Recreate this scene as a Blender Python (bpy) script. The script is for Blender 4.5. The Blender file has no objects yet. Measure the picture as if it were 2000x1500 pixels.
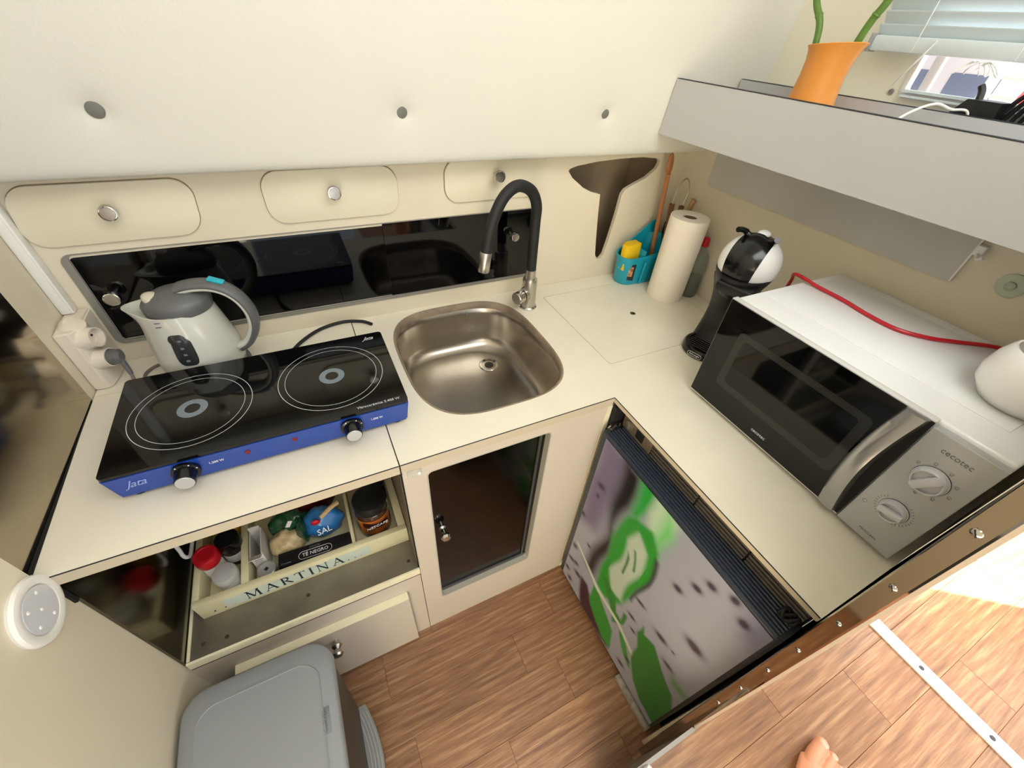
import bpy, bmesh, math, random
from mathutils import Vector, Matrix
random.seed(7)
S = bpy.context.scene
C = S.collection
PI = math.pi
# ------------------------------------------------------------------ camera, world, light
cam = bpy.data.cameras.new('camera'); co = bpy.data.objects.new('camera', cam); C.objects.link(co); S.camera = co
cam.sensor_width = 36; cam.lens = 799.79/2000*36; cam.clip_start = .01; cam.clip_end = 200
Rm = Matrix([[0.8993578423961635, -0.4325220224434495, 0.06386673315097763], [-0.24475509569392565, -0.6191105488448012, -0.7461880005461397], [0.36228331133327635, 0.6554583218090573, -0.6626647027249725]])
W = Rm.transposed() @ Matrix(((1, 0, 0), (0, -1, 0), (0, 0, -1)))
co.matrix_world = Matrix.Translation((-.551, -.4999, .6369)) @ W.to_4x4()
w = bpy.data.worlds.new('sky'); S.world = w; w.use_nodes = True
bg = w.node_tree.nodes['Background']; bg.inputs[0].default_value = (.82, .91, 1, 1); bg.inputs[1].default_value = 1.5
S.view_settings.view_transform = 'Standard'; S.view_settings.look = 'None'; S.view_settings.exposure = -0.2; S.view_settings.gamma = 1; S.view_settings.use_curve_mapping = False
def area(name, loc, tgt, sx, sy, power, col):
    l = bpy.data.lights.new(name, 'AREA'); l.shape = 'RECTANGLE'; l.size = sx; l.size_y = sy; l.energy = power; l.color = col
    o = bpy.data.objects.new(name, l); C.objects.link(o); o.location = loc
    o.rotation_euler = (Vector(tgt)-Vector(loc)).to_track_quat('-Z', 'Y').to_euler(); return o
area('overhead_fill_light', (-.15, -.75, 1.62), (-.25, .2, 0), 1.3, .9, 25, (.97, .985, 1))  # added soft key light from above, no hatch modelled
area('saloon_fill_light', (1.45, -1.5, .75), (0, .1, .2), 1.3, .8, 20, (.98, .98, 1))  # added fill from the right, brightens the saloon floor
area('left_fill_light', (-.95, -1.9, .75), (.1, .3, -.1), 1.2, .8, 4, (.97, .98, 1))  # added weak fill from behind left, no window there
area('galley_window_light', (.95, -.42, .86), (.3, -.1, .2), 1.0, .5, 8, (.80, .90, 1))
sl = bpy.data.lights.new('sun', 'SUN'); sl.energy = 60; sl.angle = .01; sl.color = (1, .96, .9)
so = bpy.data.objects.new('sun', sl); C.objects.link(so); so.rotation_euler = Vector((-.8, .6, -.82)).to_track_quat('-Z', 'Y').to_euler()

# ------------------------------------------------------------------ materials
def s2l(c):
    return tuple(((v/255)/12.92 if v/255 <= .04045 else ((v/255+.055)/1.055)**2.4) for v in c)
MT = {}
def mat(name, rgb, rough=.5, metal=0, spec=.5, coat=0, noise=0, nscale=8, bump=0, bscale=200, alpha=1, trans=0, aniso=None, sub=None, emit=0):
    if name in MT: return MT[name]
    m = bpy.data.materials.new(name); m.use_nodes = True; MT[name] = m
    nt = m.node_tree; b = nt.nodes['Principled BSDF']; c = s2l(rgb)
    b.inputs['Base Color'].default_value = (*c, 1); b.inputs['Roughness'].default_value = rough; b.inputs['Metallic'].default_value = metal
    b.inputs['Specular IOR Level'].default_value = spec; b.inputs['Coat Weight'].default_value = coat; b.inputs['Coat Roughness'].default_value = .05
    b.inputs['Alpha'].default_value = alpha; b.inputs['Transmission Weight'].default_value = trans
    if emit: b.inputs['Emission Color'].default_value = (*c, 1); b.inputs['Emission Strength'].default_value = emit
    tc = nt.nodes.new('ShaderNodeTexCoord')
    if noise:
        n = nt.nodes.new('ShaderNodeTexNoise'); n.inputs['Scale'].default_value = nscale; n.inputs['Detail'].default_value = 5
        mp = nt.nodes.new('ShaderNodeMapping')
        if aniso: mp.inputs['Scale'].default_value = aniso
        nt.links.new(tc.outputs['Object'], mp.inputs[0]); nt.links.new(mp.outputs[0], n.inputs['Vector'])
        r = nt.nodes.new('ShaderNodeMapRange'); r.inputs[1].default_value = .3; r.inputs[2].default_value = .7; r.inputs[3].default_value = 1-noise; r.inputs[4].default_value = 1+noise*.4
        h = nt.nodes.new('ShaderNodeHueSaturation'); h.inputs['Color'].default_value = (*c, 1)
        nt.links.new(n.outputs[0], r.inputs[0]); nt.links.new(r.outputs[0], h.inputs['Value']); nt.links.new(h.outputs[0], b.inputs['Base Color'])
        rr_ = nt.nodes.new('ShaderNodeMapRange'); rr_.inputs[3].default_value = rough*.85; rr_.inputs[4].default_value = min(1, rough*1.2)
        nt.links.new(n.outputs[0], rr_.inputs[0]); nt.links.new(rr_.outputs[0], b.inputs['Roughness'])
    if bump:
        n2 = nt.nodes.new('ShaderNodeTexNoise'); n2.inputs['Scale'].default_value = bscale; n2.inputs['Detail'].default_value = 3
        bp = nt.nodes.new('ShaderNodeBump'); bp.inputs['Strength'].default_value = bump; bp.inputs['Distance'].default_value = .002
        nt.links.new(tc.outputs['Object'], n2.inputs['Vector']); nt.links.new(n2.outputs[0], bp.inputs['Height']); nt.links.new(bp.outputs[0], b.inputs['Normal'])
    return m
cream = mat('cream_laminate', (236, 230, 212), .36, noise=.05, nscale=6, bump=.08, bscale=400)
wallm = mat('cream_wall', (224, 214, 191), .5, noise=.05, nscale=3, bump=.1, bscale=300)
drawm = mat('cream_drawer', (230, 221, 196), .42, noise=.04, nscale=5, bump=.08, bscale=300)
vinyl = mat('padded_vinyl', (218, 217, 206), .55, noise=.03, nscale=2, bump=.28, bscale=260)
cabm = mat('cabinet_laminate', (203, 193, 177), .42, noise=.05, nscale=5, bump=.06, bscale=300)
edgem = mat('pale_edge_band', (236, 228, 196), .5, noise=.08, nscale=30)
trayg = mat('shelf_laminate', (188, 190, 192), .4, noise=.03, nscale=4, bump=.1, bscale=500)
greyp = mat('grey_flap_laminate', (196, 195, 190), .25, noise=.05, nscale=4)
dark = mat('dark_gap', (14, 12, 11), .8)
blackgl = mat('black_glass', (3, 3, 4), .04, spec=.45)
smoked = mat('smoked_glass', (7, 5, 4), .1, spec=.3)
mirror = mat('dim_steel_mirror', (176, 164, 144), 0.13, 1, noise=.12, nscale=7, bump=.02, bscale=30)
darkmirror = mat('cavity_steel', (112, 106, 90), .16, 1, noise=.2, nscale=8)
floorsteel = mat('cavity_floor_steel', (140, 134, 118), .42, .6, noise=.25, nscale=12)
steel = mat('brushed_steel', (196, 191, 184), .3, 1, noise=.05, nscale=10, aniso=(1, 1, 14))
sinkm = mat('sink_steel', (188, 181, 170), .25, 1, noise=.05, nscale=5)
chrome = mat('chrome', (205, 203, 198), .09, 1)
polish = mat('polished_trim_steel', (172, 158, 138), .05, 1, noise=.05, nscale=6)
alum = mat('white_aluminium', (236, 234, 230), .35, .3, noise=.04, nscale=20)
gframe = mat('grey_frame', (150, 147, 140), .4, .4)
whitep = mat('white_plastic', (238, 236, 230), .3, noise=.02)
whitec = mat('white_enamel', (240, 241, 242), .22, noise=.015, coat=.3)
sockm = mat('ivory_socket_plastic', (226, 216, 200), .4)
ketb = mat('kettle_body_plastic', (203, 204, 194), .14, coat=.4)
ketg = mat('kettle_grey_plastic', (98, 99, 100), .4, bump=.15, bscale=900)
black = mat('black_plastic', (16, 16, 17), .38, bump=.05, bscale=900)
blackg = mat('black_gloss_plastic', (10, 10, 11), .18)
blackr = mat('black_rubber', (20, 20, 22), .6, bump=.1, bscale=700)
cyan = mat('turquoise_plastic', (24, 158, 184), .3)
cyan2 = mat('kettle_switch_cyan', (40, 178, 200), .3)
blue = mat('cobalt_metal', (16, 62, 152), .33, coat=.2)
ringm = mat('printed_ring_grey', (196, 200, 204), .4)
ringc = mat('burner_centre_grey', (118, 130, 140), .4)
red = mat('red_plastic', (190, 20, 34), .3)
ledr = mat('dark_red_led', (120, 16, 20), .2)
silver = mat('silver_plastic', (186, 188, 190), .32, .35)
silverh = mat('satin_silver_handle', (178, 178, 180), .26, .85)
knobm = mat('clear_knob_plastic', (206, 207, 214), .12, coat=.5)
dblue = mat('dark_blue_rib', (34, 46, 64), .28)
dgrey = mat('dark_grey_frame', (44, 48, 54), .38)
brownp = mat('brown_control_plastic', (112, 98, 82), .35)
ventm = mat('dark_vent_plastic', (88, 82, 74), .35)
bing = mat('bin_lid_grey', (146, 150, 154), .36, bump=.08, bscale=700)
bind = mat('bin_body_dark', (58, 56, 56), .5)
binbl = mat('bin_liner_blue', (50, 150, 190), .35)
paper = mat('paper_towel', (240, 230, 214), .9, bump=.5, bscale=160)
card = mat('brown_card', (120, 100, 78), .9)
yell = mat('yellow_sponge', (238, 196, 16), .85, bump=.6, bscale=250)
wood = mat('utensil_wood', (166, 108, 62), .6, noise=.2, nscale=20)
wood2 = mat('dark_handle_wood', (126, 80, 50), .5, noise=.2, nscale=20)
orange = mat('orange_ceramic', (226, 148, 62), .42, noise=.03)
bamb = mat('bamboo_green', (92, 128, 44), .4, noise=.25, nscale=30)
leafm = mat('bamboo_leaf', (70, 132, 44), .45, noise=.2, nscale=20)
crate = mat('cream_painted_wood', (214, 206, 166), .6, noise=.12, nscale=10, bump=.2, bscale=90)
crateb = mat('crate_label_band', (196, 206, 192), .6, noise=.08, nscale=30)
ink = mat('black_ink', (24, 30, 38), .6)
whi = mat('white_print', (235, 235, 235), .5)
gri = mat('grey_print', (120, 122, 128), .5)
skin = mat('skin', (214, 152, 122), .45, noise=.08, nscale=30, bump=.1, bscale=300)
nailm = mat('toenail', (222, 170, 148), .3)
brownin = mat('brown_cavity', (176, 158, 134), .6, noise=.15, nscale=6)
clearp = mat('translucent_plastic', (225, 230, 220), .15, alpha=.35)
glassm = mat('window_glass', (220, 230, 235), .02, alpha=.08)
cafe = mat('coffee_powder_glass', (70, 44, 30), .08, coat=.6)
blindm = mat('blind_slat', (214, 226, 230), .35)
cordm = mat('blind_cord', (236, 236, 232), .6)

def wood_floor():
    m = bpy.data.materials.new('vinyl_plank'); m.use_nodes = True; nt = m.node_tree; b = nt.nodes['Principled BSDF']
    N = nt.nodes.new; L = nt.links.new
    tc = N('ShaderNodeTexCoord'); oi = N('ShaderNodeObjectInfo'); mp = N('ShaderNodeMapping'); mp.inputs['Scale'].default_value = (1.2, 6, 1)
    add = N('ShaderNodeVectorMath'); add.operation = 'ADD'; mul = N('ShaderNodeVectorMath'); mul.operation = 'SCALE'; mul.inputs['Scale'].default_value = 37
    cmb = N('ShaderNodeCombineXYZ'); L(oi.outputs['Random'], cmb.inputs[0]); L(oi.outputs['Random'], cmb.inputs[1]); L(cmb.outputs[0], mul.inputs[0])
    L(tc.outputs['Object'], mp.inputs[0]); L(mp.outputs[0], add.inputs[0]); L(mul.outputs[0], add.inputs[1])
    n1 = N('ShaderNodeTexNoise'); n1.inputs['Scale'].default_value = 2.2; n1.inputs['Detail'].default_value = 3; L(add.outputs[0], n1.inputs['Vector'])
    wv = N('ShaderNodeTexWave'); wv.wave_type = 'BANDS'; wv.bands_direction = 'Y'; wv.inputs['Scale'].default_value = 2.2; wv.inputs['Distortion'].default_value = 14; wv.inputs['Detail'].default_value = 4; wv.inputs['Detail Scale'].default_value = .7
    L(add.outputs[0], wv.inputs['Vector'])
    n2 = N('ShaderNodeTexNoise'); n2.inputs['Scale'].default_value = 17; n2.inputs['Detail'].default_value = 8; n2.inputs['Roughness'].default_value = .62; mp2 = N('ShaderNodeMapping'); mp2.inputs['Scale'].default_value = (.45, 1.6, 1); L(add.outputs[0], mp2.inputs[0]); L(mp2.outputs[0], n2.inputs['Vector'])
    mx = N('ShaderNodeMath'); mx.operation = 'MULTIPLY_ADD'; mx.inputs[1].default_value = .10; L(wv.outputs['Fac'], mx.inputs[0]); 
    m3 = N('ShaderNodeMath'); m3.operation = 'MULTIPLY'; m3.inputs[1].default_value = .78; L(n2.outputs[0], m3.inputs[0]); L(m3.outputs[0], mx.inputs[2])
    cr = N('ShaderNodeValToRGB'); e = cr.color_ramp.elements; e[0].position = .25; e[0].color = (*s2l((120, 84, 60)), 1); e[1].position = .66; e[1].color = (*s2l((190, 150, 112)), 1)
    x = e.new(.46); x.color = (*s2l((154, 112, 80)), 1)
    L(mx.outputs[0], cr.inputs[0])
    hv = N('ShaderNodeHueSaturation'); mr = N('ShaderNodeMapRange'); mr.inputs[3].default_value = .86; mr.inputs[4].default_value = 1.1; L(oi.outputs['Random'], mr.inputs[0]); L(mr.outputs[0], hv.inputs['Value']); L(cr.outputs[0], hv.inputs['Color'])
    L(hv.outputs[0], b.inputs['Base Color'])
    bp = N('ShaderNodeBump'); bp.inputs['Strength'].default_value = .55; bp.inputs['Distance'].default_value = .0015; L(mx.outputs[0], bp.inputs['Height']); L(bp.outputs[0], b.inputs['Normal'])
    b.inputs['Roughness'].default_value = .26; b.inputs['Specular IOR Level'].default_value = .5
    return m
plankm = wood_floor()

# ------------------------------------------------------------------ geometry helpers
def _ap(bm, vs, M):
    if M is not None: bmesh.ops.transform(bm, matrix=M, verts=vs)
def box(bm, a, b, bev=0, seg=2, M=None):
    r = bmesh.ops.create_cube(bm, size=1); vs = r['verts']
    for v in vs: v.co = Vector([a[i]+(v.co[i]+.5)*(b[i]-a[i]) for i in range(3)])
    if bev:
        es = list({e for v in vs for e in v.link_edges})
        g = bmesh.ops.bevel(bm, geom=es, offset=bev, segments=seg, affect='EDGES', profile=.5)
        vs = list({v for f in g['faces'] for v in f.verts} | {v for v in vs if v.is_valid})
    _ap(bm, vs, M); return vs
def grid_loft(bm, rings, closed=True, cap0=True, cap1=True):
    R = [[bm.verts.new(p) for p in r] for r in rings]; n = len(R[0])
    for i in range(len(R)-1):
        for j in range(n if closed else n-1):
            k = (j+1) % n
            try: bm.faces.new((R[i][j], R[i][k], R[i+1][k], R[i+1][j]))
            except ValueError: pass
    if closed and cap0: bm.faces.new(R[0][::-1])
    if closed and cap1: bm.faces.new(R[-1])
    return [v for r in R for v in r]
def cyl(bm, p, q, r0, r1=None, n=28, cap=True):
    r1 = r0 if r1 is None else r1; p = Vector(p); q = Vector(q); d = (q-p).normalized()
    u = d.orthogonal().normalized(); v = d.cross(u)
    return grid_loft(bm, [[c+u*(r*math.cos(2*PI*k/n))+v*(r*math.sin(2*PI*k/n)) for k in range(n)] for c, r in ((p, r0), (q, r1))], cap0=cap, cap1=cap)
def lathe(bm, prof, c=(0, 0, 0), axis=(0, 0, 1), n=36, cap0=True, cap1=True):
    c = Vector(c); d = Vector(axis).normalized(); u = d.orthogonal().normalized(); v = d.cross(u)
    return grid_loft(bm, [[c+d*h+u*(max(r, 1e-5)*math.cos(2*PI*k/n))+v*(max(r, 1e-5)*math.sin(2*PI*k/n)) for k in range(n)] for r, h in prof], cap0=cap0, cap1=cap1)
def spl(pts, m=8):
    P = [Vector(p) for p in pts]; out = []
    for i in range(len(P)-1):
        a = P[max(i-1, 0)]; b = P[i]; c = P[i+1]; d = P[min(i+2, len(P)-1)]
        for k in range(m):
            t = k/m; out.append(.5*((2*b)+(c-a)*t+(2*a-5*b+4*c-d)*t*t+(3*b-3*c+d-a)*t**3))
    out.append(P[-1]); return out
def tube(bm, pts, r, n=12, smooth=8, caps=True):
    P = spl(pts, smooth) if smooth else [Vector(p) for p in pts]
    rs = r if callable(r) else (lambda t: r)
    u = None; rings = []
    for i, p in enumerate(P):
        d = (P[min(i+1, len(P)-1)]-P[max(i-1, 0)]).normalized()
        u = d.orthogonal().normalized() if u is None else (u-d*u.dot(d)).normalized()
        v = d.cross(u); q = rs(i/(len(P)-1))
        rings.append([p+u*(q*math.cos(2*PI*k/n))+v*(q*math.sin(2*PI*k/n)) for k in range(n)])
    return grid_loft(bm, rings, cap0=caps, cap1=caps)
def ball(bm, c, r, n=24, M=None):
    vs = bmesh.ops.create_uvsphere(bm, u_segments=n, v_segments=n//2, radius=1)['verts']
    r = (r, r, r) if isinstance(r, (int, float)) else r
    for v in vs: v.co = Vector((v.co.x*r[0], v.co.y*r[1], v.co.z*r[2]))
    _ap(bm, vs, M)
    for v in vs: v.co += Vector(c)
    return vs
def rr(x0, x1, y0, y1, r, n=6):
    o = []
    for cx, cy, a in ((x1-r, y1-r, 0), (x0+r, y1-r, 90), (x0+r, y0+r, 180), (x1-r, y0+r, 270)):
        for k in range(n+1):
            t = math.radians(a+90*k/n); o.append((cx+r*math.cos(t), cy+r*math.sin(t)))
    return o
def pfun(pl):
    return {'z': lambda a, b, d: Vector((a, b, d)), 'y': lambda a, b, d: Vector((a, d, b)), 'x': lambda a, b, d: Vector((d, a, b))}[pl]
def prism(bm, out, pl, d0, d1, bev=0):
    f = pfun(pl)
    vs = grid_loft(bm, [[f(a, b, d0) for a, b in out], [f(a, b, d1) for a, b in out]])
    if bev:
        es = [e for e in {e for v in vs for e in v.link_edges} if len(e.link_faces) == 2 and any(len(q.verts) == len(out) for q in e.link_faces) and len(out) > 4 or False]
        bmesh.ops.bevel(bm, geom=es, offset=bev, segments=2, affect='EDGES', profile=.5)
    return vs
def plate_mesh(outs, pl, d, th, bev=0):
    cu = bpy.data.curves.new('c', 'CURVE'); cu.dimensions = '2D'; cu.fill_mode = 'BOTH'; cu.extrude = th/2-bev; cu.bevel_depth = bev; cu.bevel_resolution = 1; cu.offset = -bev
    for o in outs:
        s = cu.splines.new('POLY'); s.points.add(len(o)-1); s.use_cyclic_u = True
        for p, q in zip(s.points, o): p.co = (q[0], q[1], 0, 1)
    ob = bpy.data.objects.new('c', cu); me = bpy.data.meshes.new_from_object(ob); bpy.data.objects.remove(ob)
    f = pfun(pl)
    for v in me.vertices: v.co = f(v.co.x, v.co.y, d+v.co.z)
    bm = bmesh.new(); bm.from_mesh(me); bpy.data.meshes.remove(me); bmesh.ops.remove_doubles(bm, verts=bm.verts, dist=1e-5); return bm
MW = {}
def obj(name, bm, m, parent=None, world=True, ang=35, kind=None, label=None):
    bmesh.ops.recalc_face_normals(bm, faces=bm.faces)
    me = bpy.data.meshes.new(name); bm.to_mesh(me); bm.free()
    if world and parent is not None: me.transform(MW[parent].inverted())
    me.shade_smooth(); me.set_sharp_from_angle(angle=math.radians(ang)); me.materials.append(m)
    o = bpy.data.objects.new(name, me); C.objects.link(o); o.parent = parent
    MW[o] = MW[parent] if parent is not None else Matrix()
    if kind: o['kind'] = kind
    if label: o['label'] = label
    return o
def thing(name, label, cat, loc=(0, 0, 0), rz=0, group=None):
    o = bpy.data.objects.new(name, None); C.objects.link(o); o.empty_display_size = .02
    o.location = loc; o.rotation_euler = (0, 0, rz); o['label'] = label; o['category'] = cat
    if group: o['group'] = group
    MW[o] = Matrix.Translation(loc) @ Matrix.Rotation(rz, 4, 'Z'); return o
def tag(o, label, cat, group=None):
    o['label'] = label; o['category'] = cat
    if group: o['group'] = group
    return o
def st(name, m, parts, parent=None, ang=35):
    """structure from a list of (a,b[,bevel]) boxes or a bmesh"""
    if isinstance(parts, list):
        bm = bmesh.new()
        for p in parts: box(bm, *p)
    else: bm = parts
    o = obj(name, bm, m, parent, ang=ang)
    if parent is None: o['kind'] = 'structure'
    return o
def B(*boxes):
    bm = bmesh.new()
    for b in boxes: box(bm, *b)
    return bm
def NB(fn, *a, **k):
    bm = bmesh.new(); fn(bm, *a, **k); return bm
def text(name, s, m, parent, o, ex, ey, size, th=.0004, shear=0, align='CENTER', space=1, label=None):
    cu = bpy.data.curves.new('t', 'FONT'); cu.body = s; cu.size = size; cu.extrude = th; cu.align_x = align; cu.align_y = 'CENTER'; cu.shear = shear; cu.space_character = space; cu.resolution_u = 2
    ob = bpy.data.objects.new('t', cu); me = bpy.data.meshes.new_from_object(ob); bpy.data.objects.remove(ob)
    ex = Vector(ex).normalized(); ey = Vector(ey).normalized(); n = ex.cross(ey)
    M = Matrix((ex, ey, n)).transposed().to_4x4(); M.translation = Vector(o)
    me.transform(M)
    bm = bmesh.new(); bm.from_mesh(me); bpy.data.meshes.remove(me)
    return obj(name, bm, m, parent, label=label)
def copy_tree(o, parent=None):
    c = o.copy(); C.objects.link(c); c.parent = parent; MW[c] = MW[o]
    for ch in list(o.children): copy_tree(ch, c)
    return c
CX, CY, CZ = Vector((1, 0, 0)), Vector((0, 1, 0)), Vector((0, 0, 1))

# ================================================================== SETTING
# galley floor with its planks
fl = st('floor', dark, [((-1.05, -.55, -.87), (.6, .6, -.853)), ((-1.05, -1.6, -.87), (-.23, -.55, -.853))])
def planks(parent, rows, z, x0, x1, joints, y1lim=None):
    for i, (ya, yb_) in enumerate(rows):
        xs = [x0]+sorted(j for j in joints[i] if x0 < j < x1)+[x1]
        for a, b in zip(xs[:-1], xs[1:]):
            bm = bmesh.new(); box(bm, (a+.0003, ya+.0003, z-.004), (b-.0003, yb_-.0003, z), .0004, 1)
            me_c = Vector(((a+b)/2, (ya+yb_)/2, z))
            o = obj('plank', bm, plankm, parent)
planks(fl, [(-1.05, -.934), (-.934, -.818), (-.818, -.704), (-.704, -.59)], -.85, -1.02, -.232, [[-.5], [-.75], [-.4], [-.68]])
planks(fl, [(-.02, .01), (-.134, -.02), (-.248, -.134), (-.362, -.248), (-.476, -.362), (-.59, -.476)], -.85, -1.02, .02, [[-.5], [-.66, -.11], [-.27, -.82], [-.17, -.62], [-.39, -.9], [-.1, -.55]])
f2 = st('floor', dark, [((-.232, -3, -.47), (3.0, -.552, -.453))])
jr = [[.12, -.6, .8], [.33, -.25, .95, -.9], [.02, .62, -.5, 1.2], [.4, -.2, 1.0, -.8], [.15, .75, -.45], [.5, -.1, 1.1], [.2, .8]]
planks(f2, [(-.621, -.552), (-.732, -.621), (-.844, -.732), (-.956, -.844), (-1.068, -.956), (-1.18, -1.068), (-1.29, -1.18)], -.45, -.23, 1.6, jr)
st('trim_1', gframe, [((-.232, -.553, -.85), (-.052, -.549, -.45)), ((-.236, -1.6, -.85), (-.232, -.549, -.45)), ((-.236, -.5535, -.452), (-.074, -.546, -.4475))])
th = st('trim_2', alum, [((.49, -1.6, -.45), (.525, -.555, -.445), .0012)])
for y in (-.70, -.84, -.98, -1.12):
    obj('screw', NB(lathe, [(.0055, 0), (.005, .0012), (.001, .0016)], (.5075, y, -.4452), n=14), mat('dark_screw', (70, 70, 72), .4, .6), th)
# back wall with cut-out and panel recess
cut = [(.138, .338), (.142, .344), (.163, .350), (.230, .358), (.307, .362), (.390, .363), (.449, .357), (.459, .350), (.460, .343), (.454, .328), (.422, .305), (.371, .285), (.351, .275), (.343, .263), (.339, .200), (.330, .124), (.322, .075), (.312, .062), (.298, .062), (.288, .079), (.280, .126), (.268, .207), (.261, .269), (.229, .277), (.195, .292), (.154, .320)]
cutb = [(.129+(.30-.129)*0+x-.138+.138-.0, z) for x, z in cut]
wb = plate_mesh([[(-1.03, -.86), (.60, -.86), (.60, .50), (-1.03, .50)], cut, rr(-.975, .045, .052, .243, .012)], 'y', .536, .012)
st('wall_back', wallm, wb)
st('trim_3', brownin, [((.10, .70, .0), (.50, .71, .45)), ((.10, .544, .0), (.11, .70, .45)), ((.49, .544, .0), (.50, .70, .45)), ((.10, .544, -.01), (.50, .71, .0)), ((.10, .544, .45), (.50, .71, .46))])
st('trim_4', gframe, plate_mesh([rr(-.986, .056, .044, .250, .018), rr(-.972, .042, .053, .2485, .010)], 'y', .529, .004))
st('dark_filler', dark, [((-1.04, -.003, -.078), (-1.0075, .012, -.0225)), ((.002, -.0145, -.85), (.558, -.002, -.0235))])  # dark boxes added to close bright leaks at the notch and fridge corner
# right wall, window wall
st('wall_right', wallm, [((.56, -.522, -.86), (.575, .545, .437))])
wy = plate_mesh([[(-1.2, .42), (.56, .42), (.56, 1.6), (-1.2, 1.6)], rr(-1.0, .108, .572, 1.0, .02)], 'x', .688, .016)
st('wall_window', mat('white_wall', (236, 232, 212), .55, bump=.12, bscale=200), wy)
wn = st('window_1', alum, plate_mesh([rr(-1.02, .114, .566, 1.01, .016), rr(-.985, .102, .576, .985, .010)], 'x', .688, .020, .002))
obj('pane', B(((.686, -1.0, .575), (.690, .11, 1.0))), glassm, wn)
obj('sill_rail', B(((.668, -.98, .576), (.684, .1, .581)), ((.664, -.98, .568), (.684, .1, .572))), blindm, wn)
for y, r in ((.126, .006),):
    obj('screw_cap', NB(lathe, [(r, 0), (r*.8, .002)], (.679, y, .573), (-1, 0, 0), n=14), gframe, wn)
# left wall: cream part, mirror part
st('wall_left', wallm, plate_mesh([[(-2.6, -.86), (.006, -.86), (.006, -.076), (-.003, -.071), (-.003, 1.62), (-2.6, 1.62)]], 'x', -1.024, .024))
st('trim_5', wallm, [((-1.045, .405, -.03), (-1.03, .545, .50)), ((-1.06, -.005, .386), (-1.036, .41, 1.6))])
mr = thing('steel_splash_panel', 'dim mirror steel panel standing left of the worktop, reflecting the sockets', 'panel', (-1.036, .2, 0))
obj('sheet', B(((-1.042, 0, -.012), (-1.03, .405, .50), .001, 1)), mirror, mr)
obj('shadow_gap', NB(prism, [(-1.0295, .40), (-1.0295, .0), (-1.0225, .0)], 'z', -.012, .0012), dark, mr)
# unseen roof slab and side wall with a gap, added to shape the sun patch
st('sun_block_ceiling', vinyl, [((-1.1, -2.6, 1.7), (1.7, .5, 1.74))])
st('sun_block_wall', wallm, plate_mesh([[(-3.0, -.46), (-1.2, -.46), (-1.27, -.46), (-1.27, 1.0), (-.62, 1.0), (-.62, -.46), (-.55, -.46), (-.55, 1.7), (-3.0, 1.7)]], 'x', 1.62, .03))
# overhead padded front: grid with button dimples
def overhead():
    bm = bmesh.new(); nx = 150; prof = []
    prof += [(.535, .402), (.50, .392), (.478, .386)]
    for k in range(1, 6):
        t = k/6; prof.append((.478-.013*math.sin(t*PI/2), .386+.012*(1-math.cos(t*PI/2))))
    zz = .398
    while zz < 1.2: prof.append((.4635-.13*(zz-.398)-.012*math.sin(min(1, (zz-.398)/.5)*PI)*.0, zz)); zz += .0095 if zz < .6 else .05
    btn = [(-.799, .492), (-.321, .487), (.174, .482)]
    rows = []
    for y, z in prof:
        row = []
        for i in range(nx+1):
            x = -1.045+i/nx*(.68+1.045)
            dz = .010*(1-(x+1.03)/1.7) if z < .41 else .006*(1-(x+1.03)/1.7)*max(0, 1-(z-.41)/.1)
            yy = y+.0
            for bx, bz in btn:
                d = math.hypot(x-bx, z-bz); yy += .009*math.exp(-(d/.016)**2)+.004*math.exp(-(d/.05)**2)
            yy += .0015*math.sin(x*9+z*5)
            row.append(bm.verts.new((x, yy, z+dz-.003)))
        rows.append(row)
    for a, b in zip(rows[:-1], rows[1:]):
        for i in range(nx): bm.faces.new((a[i], a[i+1], b[i+1], b[i]))
    return bm, btn
oh = thing('padded_overhead_locker', 'white padded vinyl locker front above the worktop with three grey buttons', 'cupboard', (-.2, .47, .39))
bm, btn = overhead(); obj('padded_front', bm, vinyl, oh, ang=60)
obj('locker_body', B(((-1.04, .49, .41), (.675, .60, 1.19))), vinyl, oh)
for bx, bz in btn:
    r = .0125 if bx < -.5 else .0115
    o = obj('button', NB(lathe, [(r*.9, -.004), (r, 0), (r*.85, .0035), (r*.3, .005), (.0005, .005)], (bx, .456+.011-.13*(bz-.45), bz), (0, -1, -.13), n=24), mat('button_grey', (112, 112, 106), .5), oh)
# trough shelf on the right
tr = thing('trough_shelf', 'long grey-white open trough shelf under the window', 'shelf', (.46, -.03, .43))
obj('front_board', NB(prism, [(-.515, .438), (.4545, .438), (.4395, .557), (-.515, .557)], 'x', .354, .366), trayg, tr)
obj('edge_band', B(((.3535, -.515, .5572), (.3665, .4385, .5584))), ink, tr)
obj('bottom_board', B(((.366, -.515, .438), (.60, .453, .45))), trayg, tr)
obj('back_board', B(((.575, -.515, .45), (.586, .439, .560))), trayg, tr)
obj('back_edge_band', B(((.5745, -.515, .5602), (.5865, .438, .5612))), ink, tr)
st('trim_6', trayg, [((.587, -.6, .49), (.685, .46, .50)), ((.575, -.55, .3), (.60, .545, .438))])
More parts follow.
